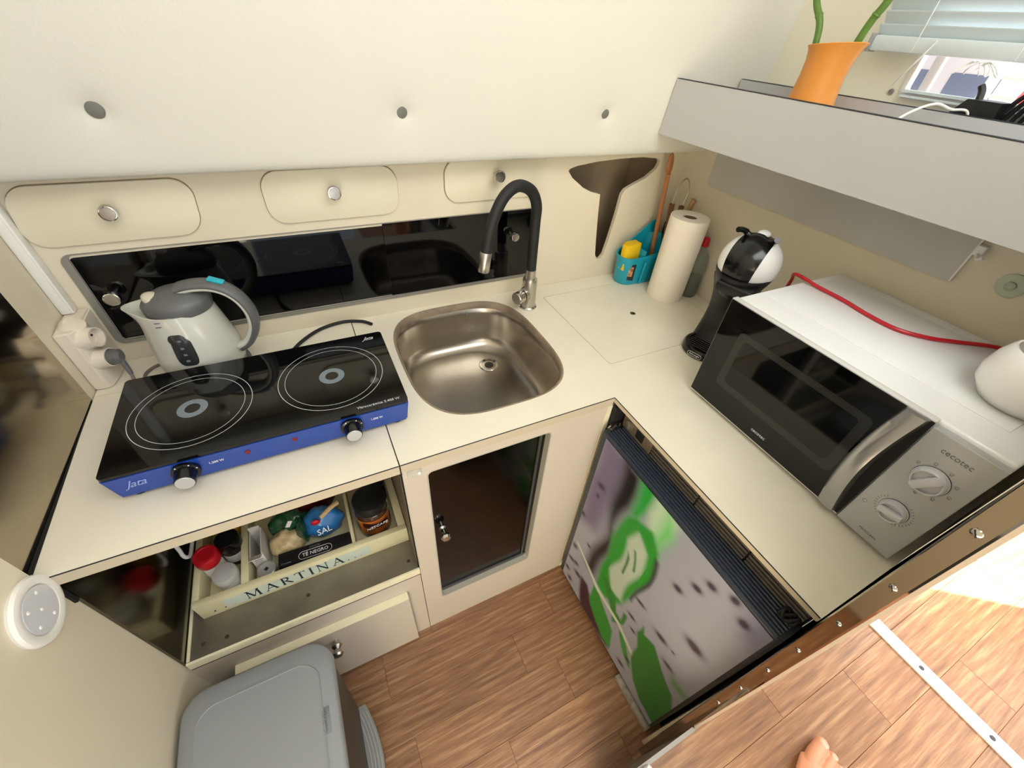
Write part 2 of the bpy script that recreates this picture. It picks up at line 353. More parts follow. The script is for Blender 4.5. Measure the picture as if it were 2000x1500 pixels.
# flap panel on right wall, clip, disc, puck
fp = thing('grey_flap_panel', 'large grey flap panel lying against the right wall under the trough shelf', 'panel', (.55, .1, .31))
obj('panel', NB(lambda b: prism(b, rr(-.22, .412, .31, .45, .008), 'x', .5525, .56)), greyp, fp)
obj('edge', B(((.5515, -.2225, .312), (.56, -.2195, .437))), whitep, fp)
cl = thing('wall_clip', 'small white clip at the right end of the grey flap panel', 'clip', (.555, -.226, .375))
obj('bracket', B(((.545, -.236, .368), (.56, -.222, .386), .002)), whitep, cl); obj('hook_tip', NB(tube, [(.548, -.23, .372), (.538, -.236, .366), (.534, -.244, .372)], .0035), whitep, cl)
dsk = thing('suction_disc', 'round pale green suction disc stuck on the wall right of the grey flap', 'hook', (.558, -.296, .341))
obj('cup', NB(lathe, [(.021, 0), (.0205, .003), (.016, .005), (.012, .0045)], (.5595, -.298, .34), (-1, 0, 0)), mat('pale_green_plastic', (190, 200, 176), .3), dsk)
obj('hub', NB(lathe, [(.008, .003), (.0075, .008), (.004, .010), (.001, .010)], (.5595, -.298, .34), (-1, 0, 0)), mat('pale_green_plastic2', (176, 184, 160), .3), dsk)
pk = thing('under_shelf_light', 'round pale yellow puck light under the left end of the trough shelf', 'lamp', (.41, .36, .437))
obj('puck', NB(lathe, [(.030, 0), (.031, -.008), (.024, -.016), (.010, -.019), (.001, -.019)], (.455, .385, .438)), mat('yellowed_diffuser', (222, 218, 150), .4), pk)
obj('mount', NB(lathe, [(.034, 0), (.034, -.004)], (.455, .385, .4385)), whitep, pk)

# wall trunking
tk = thing('cable_trunking', 'white plastic cable trunking running up the left corner of the back wall', 'trunking', (-1.01, .51, .13))
obj('channel', B(((-1.029, .508, .141), (-1.008, .5295, .42), .0015)), whitep, tk); obj('lid', B(((-1.026, .506, .142), (-1.012, .509, .42), .001)), whitep, tk)

# ================================================================== WORKTOP
hole = []
for k in range(64):
    t = 2*PI*k/64; c, s_ = math.cos(t), math.sin(t); n = 3.3
    hole.append((-.23+.190*abs(c)**(2/n)*(1 if c >= 0 else -1), .289+.222*abs(s_)**(2/n)*(1 if s_ >= 0 else -1)))
cov = rr(.064, .50, .107, .46, .006, 3); covh = rr(.0625, .5015, .1055, .4615, .007, 3)
wt = thing('worktop', 'cream laminate L-shaped worktop running around the galley corner', 'worktop', (-.1, .2, 0))
obj('main_slab', plate_mesh([[(-.499, 0), (0, 0), (0, -.516), (.558, -.516), (.558, .529), (-.499, .529)], hole, covh], 'z', -.006, .012), cream, wt)
obj('hob_slab', plate_mesh([[(-1.028, 0), (-.5012, 0), (-.5012, .412), (-1.028, .412)]], 'z', -.011, .022), cream, wt)
obj('rear_ledge', plate_mesh([[(-1.028, .4135), (-.5012, .4135), (-.5012, .529), (-1.028, .529)]], 'z', -.0112, .022), cream, wt)
obj('edge_strip', B(((-1.02, -.0012, -.024), (-.5015, 0, -.0012)), ((-.4985, -.0012, -.024), (-.0008, 0.016, -.0125)), ((-.4985, -.0012, -.0126), (-.0008, 0, -.0012)), ((-.0012, -.515, -.0125), (0, -.001, -.0012))), mat('beige_edge', (196, 184, 160), .5), wt)
obj('edge_line', B(((-1.026, -.0014, -.0012), (-.5015, .0, .0003)), ((-.4985, -.0014, -.0012), (-.0008, .0, .0003)), ((-.0014, -.515, -.0012), (0, -.001, .0003))), ink, wt)
obj('joint_bed', B(((-1.02, .40, -.03), (-.5, .42, -.0225)), ((-.504, .0, -.0301), (-.496, .53, -.0226))), dark, wt)
obj('hatch_bed', B(((.05, .095, -.03), (.51, .475, -.0225))), dark, wt)
cv = thing('worktop_hatch_cover', 'square lift-out cream cover with a finger hole set flush beside the sink', 'cover', (.28, .28, 0))
fh = [(.277+.0065*math.cos(2*PI*k/20), .285+.0065*math.sin(2*PI*k/20)) for k in range(20)]
obj('panel', plate_mesh([cov, fh], 'z', -.006, .012), cream, cv)
obj('finger_hole_ring', NB(lathe, [(.0085, 0), (.0085, .0006), (.0062, .0006), (.0062, -.01)], (.277, .285, 0), cap0=False, cap1=False), mat('aged_brass', (120, 112, 84), .5, .6), cv)

# ---- sink
sk = thing('sink', 'stainless steel sink bowl set into the worktop behind the black tap', 'sink', (-.23, .289, -.15))
def sink():
    bm = bmesh.new(); rings = []
    prof = [(1.0, -.0225), (1.035, -.0225), (1.035, -.019), (1.005, -.0185), (.992, -.021), (.975, -.04), (.955, -.08), (.935, -.115), (.91, -.132), (.87, -.144), (.81, -.150), (.70, -.1525), (.45, -.154), (.2, -.155)]
    prof = prof[3:]
    for s, z in prof:
        n = 3.3 if s > .9 else 3.0; cx, cy = (-.23, .289)
        k2 = max(0, (.8-s)/.6); cx += .075*k2; cy += .10*k2
        rings.append([(cx+.190*s*abs(math.cos(t))**(2/n)*math.copysign(1, math.cos(t)), cy+.222*s*abs(math.sin(t))**(2/n)*math.copysign(1, math.sin(t)), z) for t in [2*PI*j/72 for j in range(72)]])
    grid_loft(bm, rings, cap0=False); return bm
obj('bowl', sink(), sinkm, sk, ang=80)
rim = bmesh.new(); rings = []
for s, z in ((1.004, -.0195), (1.003, .0004), (.992, .0012), (.975, -.001), (.972, -.0195)):
    rings.append([(-.23+.190*s*abs(math.cos(t))**(2/3.3)*math.copysign(1, math.cos(t)), .289+.222*s*abs(math.sin(t))**(2/3.3)*math.copysign(1, math.sin(t)), z) for t in [2*PI*j/72 for j in range(72)]])
grid_loft(rim, rings, cap0=False, cap1=False)
obj('sealant_rim', rim, mat('stained_sealant', (150, 132, 112), .5, noise=.35, nscale=25), sk, ang=60)
obj('drain', NB(lathe, [(.030, .0015), (.028, .003), (.021, .0015), (.019, -.003), (.008, -.004)], (-.146, .389, -.1555), cap0=False), chrome, sk)
obj('drain_plug', NB(lathe, [(.014, -.002), (.013, .001), (.008, .0015), (.001, .0015)], (-.146, .389, -.1545)), mat('dark_plug', (60, 56, 50), .4, .5), sk)

# ---- tap
tp = thing('kitchen_tap', 'steel mixer tap with a black flexible hose spout behind the sink', 'tap', (-.007, .43, 0))
obj('base_flange', NB(lathe, [(.0265, 0), (.0265, .003), (.0235, .006)], (-.007, .43, 0)), chrome, tp)
obj('body', NB(lathe, [(.0215, .004), (.0215, .086), (.0205, .090), (.0145, .091), (.0145, .118)], (-.007, .43, 0)), steel, tp)
tpath = [(-.007, .43, .11), (-.008, .43, .18), (-.009, .43, .25), (-.014, .424, .295), (-.036, .418, .332), (-.078, .408, .349), (-.118, .396, .332), (-.147, .386, .290), (-.163, .380, .24), (-.170, .376, .208)]
obj('flexible_spout', NB(tube, tpath, .0138, 16), blackr, tp)
obj('nozzle', NB(lathe, [(.0138, 0), (.0148, .002), (.0148, .046), (.0135, .049), (.008, .049)], (-.1695, .3765, .213), (-.16, -.06, -1)), steel, tp)
obj('valve_barrel', NB(lathe, [(.014, .0), (.018, .014), (.018, .054), (.016, .056), (.001, .056)], (-.007, .43, .045), (-.93, -.37, 0)), steel, tp)
obj('lever', NB(tube, [(-.045, .415, .060), (-.044, .404, .076), (-.040, .394, .086)], .0048, smooth=3), chrome, tp)
obj('lever_ring', NB(lathe, [(.0182, .028), (.0186, .030), (.0182, .032)], (-.007, .43, .045), (-.93, -.37, 0), cap0=False, cap1=False), dark, tp)

# ---- back wall drawers with knobs
def knob(parent, x, y, z, d=(0, -1, 0), r=.0145, m1=None):
    k = obj('knob', NB(lathe, [(r*.45, 0), (r*.45, .010), (r*.85, .014), (r, .019), (r, .024), (r*.93, .028), (r*.8, .0285)], (x, y, z), d), m1 or chrome, parent)
    obj('knob_face', NB(lathe, [(r*.8, .0283), (r*.76, .0292), (r*.3, .0295), (.0005, .0295)], (x, y, z), d), steel, k)
for x0, x1, z0, kx, kz, lb in ((-1.000, -.727, .267, -.866, .328, 'leftmost cream rounded drawer above the kettle with a steel knob'), (-.612, -.333, .271, -.475, .334, 'middle of the three cream rounded drawers under the padded locker'), (-.218, .068, .283, -.083, .345, 'cream rounded drawer partly behind the top of the black tap hose')):
    d = thing('rounded_drawer', lb, 'drawer', ((x0+x1)/2, .53, z0), group='rounded drawers above the black glass front')
    z1 = z0+.106 if z0 < .28 else z0+.10
    pts = rr(x0, x1, z0, z1, .036, 8)
    pts = [(a+(.012 if x0 < -.9 else 0)*(b-z1)/.1, b) for a, b in pts]
    obj('front', plate_mesh([pts], 'y', .527, .007, .0015), drawm, d)
    obj('shadow_gap', plate_mesh([[(a*1.0+(a-(x0+x1)/2)*.008, b+(b-(z0+z1)/2)*.02) for a, b in pts]], 'y', .5299, .0012), mat('gap_brown', (150, 132, 104), .8), d)
    knob(d, kx, .5235, kz)
# ---- black glass splash doors
gd = thing('black_glass_cabinet_front', 'long black glass sliding front low on the back wall with two steel knobs', 'cabinet', (-.46, .53, .05))
obj('glass_pane', B(((-.973, .5335, .053), (-.36, .5375, .248), .0006, 1)), blackgl, gd)
obj('glass_pane', B(((-.38, .529, .053), (.043, .533, .248), .0006, 1)), blackgl, gd)
knob(gd, -.940, .533, .160, r=.0150); knob(gd, -.026, .529, .184, r=.0125)

# ---- sockets
sb = thing('socket_block', 'ivory corner block with sockets standing at the left end of the worktop', 'socket', (-.995, .47, 0))
def corner_prism(z0, z1, s=1):
    bm = bmesh.new(); prism(bm, [(-1.029, .529), (-1.029, .432), (-1.018, .424), (-.975, .468), (-.968, .484), (-.968, .529)], 'z', z0, z1); bmesh.ops.bevel(bm, geom=bm.edges[:], offset=.002, segments=2, affect='EDGES'); return bm
obj('housing', NB(lambda b: (prism(b, [(-1.029, .5293), (-1.029, .432), (-1.004, .430), (-.997, .438), (-.990, .47), (-.990, .5293)], 'z', .001, .140), bmesh.ops.bevel(b, geom=b.edges[:], offset=.003, segments=3, affect='EDGES'))), sockm, sb)
ax = Vector((.93, -.28, .1)).normalized()
for i, z in enumerate((.114, .064)):
    c = Vector((-.996, .452, z)); r = .0195
    o = obj('socket', NB(lathe, [(r*1.2, -.006), (r*1.15, .004), (r*1.02, .008), (r, .024), (r*.88, .024), (r*.84, .008), (.001, .008)], c, ax), sockm, sb)
    for s_ in (-1, 1): obj('pin_hole', NB(lathe, [(.0024, .0082), (.0024, .0088), (.0005, .0088)], c+ax.cross(CZ).normalized()*(.0095*s_), ax, n=10), dark, o)
obj('top_bump', NB(lathe, [(.022, -.004), (.021, .006), (.016, .014), (.001, .016)], (-1.004, .462, .134), Vector((.5, -.2, .8))), sockm, sb)
pg = thing('grey_power_plug', 'dark grey kettle plug pushed into the lowest corner socket', 'plug', (-.975, .435, .06))
c = Vector((-.996, .452, .064))
obj('plug_body', NB(lathe, [(.0155, .012), (.016, .026), (.0145, .038), (.008, .043)], c, ax), ketg, pg)
obj('plug_neck', NB(tube, [c+ax*.036, c+ax*.040+Vector((0, -.006, -.024)), c+ax*.043+Vector((0, -.012, -.040))], lambda t: .006-.002*t), ketg, pg)
tag(obj('kettle_cord', NB(tube, [c+ax*.042+Vector((0, -.010, -.036)), (-.950, .410, .0045), (-.940, .420, .0035), (-.945, .455, .0035), (-.925, .480, .0035), (-.89, .478, .0035), (-.86, .46, .006)], .0032, 10), mat('grey_cord', (120, 106, 100), .5)), 'brown-grey kettle cord looping over the worktop to the plug', 'cord')

# ---- kettle
K = Vector((-.822, .437, 0))
kt = thing('electric_kettle', 'pale grey electric kettle with dark grey lid and handle behind the hob', 'kettle', K)
HD = Vector((.965, -.26, 0)).normalized()          # towards the handle
SD = -HD; PDk = Vector((-HD.y, HD.x, 0))
def kring(z, r, n=48, spout=0, off=0, sq=1.0):
    out = []
    for j in range(n):
        t = 2*PI*j/n; c_, s_ = math.cos(t), math.sin(t)
        a = r*c_; b = r*.92*s_*sq
        if spout and c_ < 0:
            k = max(0, -c_)**7; a -= spout*k
        out.append(K+HD*(a+off)+PDk*b+CZ*z)
    return out
body = bmesh.new()
grid_loft(body, [kring(.014, .070), kring(.018, .079), kring(.04, .0815, off=.001), kring(.08, .079), kring(.115, .073, off=-.002), kring(.138, .069, spout=.004, off=-.003), kring(.150, .067, spout=.012, off=-.004), kring(.158, .065, spout=.022, off=-.006), kring(.164, .064, spout=.028, off=-.006), kring(.1645, .061, spout=.025, off=-.006), kring(.156, .058, spout=.019, off=-.006), kring(.150, .050, spout=.01, off=-.008)], cap1=True)
obj('body', body, ketb, kt, ang=70)
obj('base', NB(lathe, [(.083, 0), (.085, .003), (.083, .009), (.074, .012), (.070, .015)], K), ketg, kt)
lid = bmesh.new()
grid_loft(lid, [kring(.158, .059, off=.003, spout=0), kring(.174, .061, off=.004), kring(.184, .056, off=.006), kring(.193, .042, off=.008), kring(.199, .026, off=.014), kring(.201, .006, off=.016)])
obj('lid', lid, ketg, kt, ang=60)
obj('lid_window', NB(ball, K+SD*.024+PDk*-.014+CZ*.1845, (.022, .019, .012), 20, Matrix.Rotation(math.atan2(SD.y, SD.x), 4, 'Z') @ Matrix.Rotation(math.radians(-28), 4, 'Y')), mat('cream_window', (206, 200, 180), .3), kt)
def hloop(bm, w, off, z0=0, sub=0):
    pts = [(.018, .197), (.045, .203), (.075, .203), (.100, .193), (.118, .172), (.127, .142), (.124, .112), (.112, .086), (.098, .068), (.082, .058)]
    P = spl([K+HD*(a)+CZ*b for a, b in pts], 6); rings = []
    for i, p in enumerate(P):
        d = (P[min(i+1, len(P)-1)]-P[max(i-1, 0)]).normalized(); n_ = PDk.cross(d).normalized(); t = i/(len(P)-1)
        ww = w*(1.35-.5*t) if t < .4 else w*(1.15-.25*(t-.4)); hh = .0085
        q = p+n_*off
        rings.append([q+PDk*(ww*math.cos(a))+n_*(hh*math.sin(a)) for a in [2*PI*k/14 for k in range(14)]])
    grid_loft(bm, rings)
obj('handle', NB(hloop, .0145, .0), ketb, kt, ang=60)
gh = bmesh.new(); hloop(gh, .0152, -.0050); hl = obj('handle_grip', gh, ketg, kt, ang=60)
obj('power_switch', NB(lambda b: box(b, (-.014, -.007, -.0025), (.014, .007, .0025), .0015, M=Matrix.Translation(K+HD*.090+CZ*.2150) @ Matrix.Rotation(math.atan2(HD.y, HD.x), 4, 'Z') @ Matrix.Rotation(.36, 4, 'Y'))), cyan2, kt)
# water gauge window and print on the side facing the room
GD = (-PDk+HD*.02).normalized()
def on_kettle(u, z, out=.001, rs=1):     # u = angle from side direction towards handle
    rr_ = {0: .08}; zz = [(.018, .079), (.04, .0815), (.08, .079), (.115, .073), (.14, .067), (.17, .060)]
    r = zz[-1][1]
    for (za, ra), (zb, rb) in zip(zz[:-1], zz[1:]):
        if za <= z <= zb: r = ra+(rb-ra)*(z-za)/(zb-za)
    off = -.004*(z > .12)
    return K+HD*((r+out)*math.sin(u)+off)-PDk*((r*.92+out)*math.cos(u))+CZ*z
def patch_on(pts2, out):
    bm = bmesh.new(); n = len(pts2); cu = sum(p[0] for p in pts2)/n; cz = sum(p[1] for p in pts2)/n
    rings = [[on_kettle(cu+(u-cu)*s, cz+(z-cz)*s, out if s < 1 else 0.0) for u, z in pts2] for s in (1, .93, .6, .2)]
    grid_loft(bm, rings, cap0=False); return bm
g = obj('water_gauge', patch_on(rr(-.02, .36, .040, .112, .0), .0015) if False else patch_on([(-.10+.24+.24*(abs(math.cos(t))**.5)*math.copysign(1, math.cos(t)), 1*.098+.036*(abs(math.sin(t))**.6)*math.copysign(1, math.sin(t))) for t in [2*PI*k/40 for k in range(40)]], .0018), mat('smoky_gauge', (44, 46, 50), .15), kt)
for i, z in enumerate((.120, .104, .090, .076)):
    p = on_kettle(.14, z, .0026); obj('gauge_mark', NB(lambda b: box(b, (-.003, -.0004, -.0022), (.003, .0004, .0022), M=Matrix.Translation(p) @ Matrix.Rotation(math.atan2(HD.y, HD.x)+.2, 4, 'Z'))), gri, g)
for i, z in enumerate((.158, .150)):
    p = on_kettle(-.02, z, .001); obj('printed_line', NB(lambda b: box(b, (-.014, -.0004, -.0013), (.014, .0004, .0013), M=Matrix.Translation(p) @ Matrix.Rotation(math.atan2(HD.y, HD.x)+.1, 4, 'Z'))), gri, kt)

# ---- hob
hb_ = thing('double_hob', 'blue portable double hob with black glass top and two knobs', 'hob', (-.694, .222, 0))
hx0, hx1, hy0, hy1, hz = -.936, -.450, .0965, .348, .068
bm = bmesh.new(); grid_loft(bm, [[(hx0+i, hy0+i, z), (hx1-i, hy0+i, z), (hx1-i, hy1-i, z), (hx0+i, hy1-i, z)] for i, z in ((.006, .008), (.0, .0625))]); bmesh.ops.bevel(bm, geom=bm.edges[:], offset=.003, segments=2, affect='EDGES')
obj('housing', bm, blue, hb_)
for x in (-.91, -.476):
    for y in (.12, .325): obj('foot', NB(lathe, [(.010, 0), (.010, .009)], (x, y, 0), n=16), blackr, hb_)
gl = obj('glass_top', NB(lambda b: prism(b, rr(hx0, hx1, hy0, hy1, .008), 'z', .0625, hz)), mat('hob_glass', (4, 4, 5), .05, spec=.45), hb_)
def ringm_(bm, c, r, wd, z, n=64):
    for a in (0,):
        vs = grid_loft(bm, [[(c[0]+q*math.cos(2*PI*k/n), c[1]+q*math.sin(2*PI*k/n), z) for k in range(n)] for q in (r-wd, r)], cap0=False, cap1=False)
for c, R1 in (((-.817, .219), .098), ((-.575, .222), .1005)):
    b_ = obj('burner_ring', NB(ringm_, c, R1, .0011, hz+.0003), ringm, hb_); obj('inner_ring', NB(ringm_, c, R1-.0125, .0009, hz+.0003), ringm, b_)
    obj('centre_ring', NB(ringm_, c, .0245, .012, hz+.0003, 40), ringc, b_)
text('brand_mark', 'Jata', ringm, hb_, (-.483, .328, hz+.0002), CX, CY, .017, shear=.5, space=.9); text('printed_text', 'Vitrocerámica 2.400 W', ringm, hb_, (-.505, .108, hz+.0002), CX, CY, .0085)
FY = .0965
for x in (-.829, -.562):
    n_ = Vector((0, -1, .0)); c = Vector((x, FY+.002, .038))
    k = obj('knob', NB(lathe, [(.0205, 0), (.0205, .007), (.0165, .008), (.0150, .028), (.0138, .029)], c, n_), blackg, hb_)
    obj('knob_face', NB(lathe, [(.0138, .0288), (.0130, .0298), (.0005, .0298)], c, n_), silver, k)
    for a in (60, 120, 20): obj('scale_dot', NB(lathe, [(.0013, .0071), (.0011, .0078), (.0002, .0078)], c+Vector((math.cos(math.radians(a))*.0185, 0, math.sin(math.radians(a))*.0185)), n_, n=8), whi, k)
for x in (-.737, -.661): obj('indicator_light', NB(lathe, [(.0045, 0), (.0042, .002), (.0005, .0026)], (x, FY+.0025, .042), (0, -1, 0), n=16), ledr, hb_)
text('brand_mark', 'Jata', mat('pale_blue_print', (140, 160, 215), .4), hb_, (-.898, FY+.0012, .040), CX, CZ, .021, shear=.5, space=.9)
text('printed_text', '1.200 W', whi, hb_, (-.785, FY+.0012, .040), CX, CZ, .0065); text('printed_text', '1.200 W', whi, hb_, (-.515, FY+.0012, .040), CX, CZ, .0065)
tag(obj('hob_cord', NB(tube, [(-.668, .347, .030), (-.668, .372, .012), (-.655, .42, .006), (-.622, .468, .005), (-.575, .505, .005), (-.52, .518, .005), (-.475, .505, .005), (-.452, .482, .005)], .0042, 10), blackr), 'black hob cord curving over the worktop towards the sink', 'cord')

# ================================================================== BELOW THE WORKTOP
# open niche
ni = thing('open_steel_niche', 'open steel-lined niche under the hob holding the cream crate', 'cabinet', (-.75, .17, -.455))
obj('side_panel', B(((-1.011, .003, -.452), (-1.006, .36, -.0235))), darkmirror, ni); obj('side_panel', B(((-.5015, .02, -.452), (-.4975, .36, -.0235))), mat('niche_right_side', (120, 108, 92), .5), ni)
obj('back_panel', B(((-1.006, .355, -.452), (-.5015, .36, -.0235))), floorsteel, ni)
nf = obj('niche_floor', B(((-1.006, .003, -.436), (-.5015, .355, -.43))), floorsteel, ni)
for p in ((-.975, .03), (-.76, .045), (-.52, .03), (-.93, .025)): obj('screw', NB(lathe, [(.0045, 0), (.004, .001), (.0005, .0014)], (p[0], p[1], -.43), n=12), mat('rusty_screw', (74, 58, 44), .6, .5), nf)
obj('floor_edge_strip', B(((-1.004, .004, -.4298), (-.9985, .35, -.427))), edgem, ni)
obj('front_lip', B(((-1.006, -.002, -.457), (-.4995, .0035, -.430), .0006, 1)), edgem, ni)
obj('lip_line', B(((-1.006, -.0022, -.4595), (-.4995, .002, -.4572))), dark, ni)
# lower panel + flap door under the niche
lo = thing('lower_cabinet', 'beige lower cabinet under the steel niche with a fold-down front', 'cabinet', (-.75, 0, -.85))
obj('face_frame', B(((-1.010, .0, -.85), (-.5005, .012, -.4597))), cabm, lo)
fd = obj('flap_door', B(((-.948, -.021, -.835), (-.542, -.001, -.531), .001, 1)), cabm, lo); obj('top_edge', B(((-.947, -.0205, -.5312), (-.543, -.0005, -.5300))), edgem, fd)
kn = obj('knob', NB(lathe, [(.006, 0), (.006, .006), (.010, .010), (.0125, .014), (.010, .018), (.0065, .022), (.011, .028), (.0135, .034), (.011, .039), (.003, .040)], (-.738, -.021, -.585), (0, -1, 0)), steel, fd)
# sink cabinet
sc = thing('sink_cabinet', 'beige cabinet under the sink with a tall smoked glass door', 'cabinet', (-.25, 0, -.85))
obj('face_frame', plate_mesh([[(-.4985, -.85), (0, -.85), (0, -.0235), (-.4985, -.0235)], rr(-.452, -.160, -.669, -.048, .012)], 'y', .008, .016), cabm, sc)
obj('opening_lip', plate_mesh([rr(-.454, -.158, -.671, -.046, .013), rr(-.449, -.163, -.664, -.051, .011)], 'y', .010, .0195), mat('grey_lip', (176, 172, 160), .45), sc)
do = obj('glass_door', B(((-.452, .020, -.667), (-.160, .026, -.050))), smoked, sc)
obj('reflection_strip', B(((-.452, .016, -.667), (-.160, .0195, -.650))), mat('dark_grey_reflection', (62, 62, 62), .3), do)  # grey strip painting a reflection along the bottom of the glass
obj('reflection_strip', B(((-.180, .016, -.65), (-.174, .0195, -.055))), mat('dark_grey_reflection', (62, 62, 62), .3), do)  # same painted reflection, upright strip near the right edge
obj('knob', NB(lathe, [(.009, 0), (.005, .004), (.005, .016), (.010, .020), (.012, .026), (.010, .032), (.003, .033)], (-.425, .020, -.315), (0, -1, 0)), chrome, do)
obj('side_post', B(((-.012, -.0015, -.85), (0.0005, .0, -.0245))), edgem, sc)
obj('divider_gap', B(((-.5005, -.001, -.42), (-.4988, .015, -.0))), dark, sc)
lt = thing('child_lock_latch', 'small clear plastic latch stuck above the smoked glass door', 'latch', (-.474, 0, -.03))
obj('plate', B(((-.489, -.004, -.040), (-.460, .0, -.026), .001)), clearp, lt); obj('button', NB(ball, (-.467, -.006, -.034), .0035, 12), whitep, lt)

# ---- crate with contents
cr = thing('wooden_crate', 'cream painted divided crate lettered in black, in the niche under the hob', 'crate', (-.74, .22, -.43))
x0, x1, y0, y1, z0, z1 = -.977, -.503, .085, .345, -.4295, -.365
obj('front_board', B(((x0, y0, z0), (x1, y0+.014, z1), .0012)), crate, cr); obj('back_board', B(((x0, y1-.012, z0), (x1, y1, z1), .0012)), crate, cr)
obj('side_board', B(((x0, y0+.014, z0), (x0+.013, y1-.012, z1), .0012)), crate, cr); obj('side_board', B(((x1-.02, y0+.014, z0), (x1, y1-.012, z1), .0012)), crate, cr)
obj('bottom_board', B(((x0+.013, y0+.014, z0), (x1-.02, y1-.012, z0+.006))), crate, cr)
obj('divider', B(((-.882, y0+.014, z0+.006), (-.866, y1-.012, z1-.001), .001)), crate, cr); obj('divider', B(((-.637, y0+.014, z0+.006), (-.629, y1-.012, z1-.003), .001)), crate, cr)
obj('letter_band', B(((-.925, y0-.0006, z0+.011), (-.60, y0, z1-.014))), crateb, cr)
# hand drawn roman capitals: strokes as thin flat bars
def strokes(word, x, z, h, y, gap):
    W_ = {'M': .95, 'A': .8, 'R': .72, 'T': .7, 'I': .22, 'N': .85}
    for ch in word:
        bm = bmesh.new(); w_ = W_[ch]*h; tk_, tn = .13*h, .05*h
        def ln(a, b, t):
            a = Vector((x+a[0]*h, 0, z+a[1]*h)); b = Vector((x+b[0]*h, 0, z+b[1]*h)); d = (b-a).normalized(); n_ = Vector((-d.z, 0, d.x))*t/2
            vs = [bm.verts.new(Vector((p.x, y-k, p.z))) for k in (0, .0006) for p in (a-n_, b-n_, b+n_, a+n_)]
            for f in ((0, 1, 2, 3), (7, 6, 5, 4), (0, 4, 5, 1), (1, 5, 6, 2), (2, 6, 7, 3), (3, 7, 4, 0)): bm.faces.new([vs[q] for q in f])
        def sf(a, b, s=.1): ln((a-s, b), (a+s, b), tn)
        if ch == 'M': ln((.08, 0), (.12, 1), tn); ln((.12, 1), (.46, .05), tk_); ln((.46, .05), (.80, 1), tn); ln((.80, 1), (.85, 0), tk_); sf(.08, 0); sf(.85, 0, .12); sf(.08, 1, .08); sf(.86, 1, .08)
        if ch == 'A': ln((.08, 0), (.4, 1), tn); ln((.38, 1), (.74, 0), tk_); ln((.2, .34), (.6, .34), tn); sf(.08, 0); sf(.74, 0, .12)
        if ch == 'R':
            ln((.14, 0), (.14, 1), tk_); sf(.14, 0, .12); ln((.04, 1), (.3, 1), tn)
            pr = None
            for k in range(9):
                t = PI/2-PI*k/8; q = (.3+.22*math.cos(t), .75+.24*math.sin(t))
                if pr: ln(pr, q, tn+(tk_-tn)*math.sin(PI*k/8))
                pr = q
            ln((.14, .51), (.3, .51), tn); ln((.32, .5), (.68, 0), tk_); sf(.7, 0, .06)
        if ch == 'T': ln((.35, 0), (.35, 1), tk_); ln((.0, 1), (.7, 1), tn); ln((.01, 1), (.01, .86), tn); ln((.69, 1), (.69, .86), tn); sf(.35, 0, .12)
        if ch == 'I': ln((.11, 0), (.11, 1), tk_); sf(.11, 0, .11); sf(.11, 1, .11)
        if ch == 'N': ln((.12, 0), (.12, 1), tn); ln((.12, 1), (.72, 0), tk_); ln((.72, 0), (.72, 1), tn); sf(.12, 0); sf(.1, 1, .08); sf(.72, 1)
        obj('letter', bm, ink, cr); x += w_+gap
    return x
xe = strokes('MARTINA', -.881, z0+.0165, .031, y0-.0006, .0095)
for i, (dx, s_) in enumerate([(-.948, .0022), (-.927, .0019), (-.908, .0012), (xe+.002, .0022), (xe+.018, .0019), (xe+.032, .0012)]):
    obj('printed_dot', NB(lathe, [(s_, 0), (s_*.9, .0006), (.0002, .0006)], (dx, y0-.0002, z0+.018+(0 if dx > -.8 else .0)), (0, -1, 0), n=10), ink, cr)
zb = z0+.0065
def jar(name, lab, cat, x, y, prof, m, lid, lm, rib=0, tilt=None):
    t = thing(name, lab, cat, (x, y, zb), group='spice jars in the crate'); obj('body', NB(lathe, prof, (x, y, zb)), m, t); obj('lid', NB(lathe, lid, (x, y, zb)), lm, t); return t
jar('spice_jar', 'white spice jar with a bright red lid in the crate', 'jar', -.945, .185, [(.022, 0), (.022, .062), (.020, .064)], whitep, [(.0245, .062), (.0255, .066), (.0255, .088), (.024, .093), (.018, .094), (.017, .092), (.001, .092)], red)
jar('spice_jar', 'white shaker jar with a clear domed lid at the front of the crate', 'jar', -.912, .135, [(.023, 0), (.0235, .045), (.022, .052)], whitep, [(.0235, .050), (.026, .052), (.026, .066), (.024, .071), (.015, .073), (.001, .073)], mat('cloudy_clear', (190, 190, 186), .15, alpha=.75))
t = jar('spice_jar', 'dark spice jar with a black ribbed lid behind the red-lidded jar', 'jar', -.903, .212, [(.024, 0), (.0245, .058), (.022, .062)], mat('dark_spice', (40, 34, 32), .2), [(.025, .062), (.0255, .064), (.0255, .088), (.0245, .091), (.021, .091), (.021, .087), (.001, .087)], blackg)
obj('label', NB(lathe, [(.0250, .016), (.0250, .046)], (-.903, .212, zb), cap0=False, cap1=False), whitep, t)
t = thing('yellow_mustard_pot', 'yellow plastic pot at the back left of the crate', 'pot', (-.92, .27, zb)); obj('body', NB(lathe, [(.026, 0), (.03, .03), (.03, .07), (.026, .075)], (-.915, .27, zb)), mat('yellow_plastic', (226, 184, 20), .4), t); obj('lid', NB(lathe, [(.027, .075), (.027, .083), (.001, .084)], (-.915, .27, zb)), mat('yellow_plastic2', (206, 150, 20), .4), t)
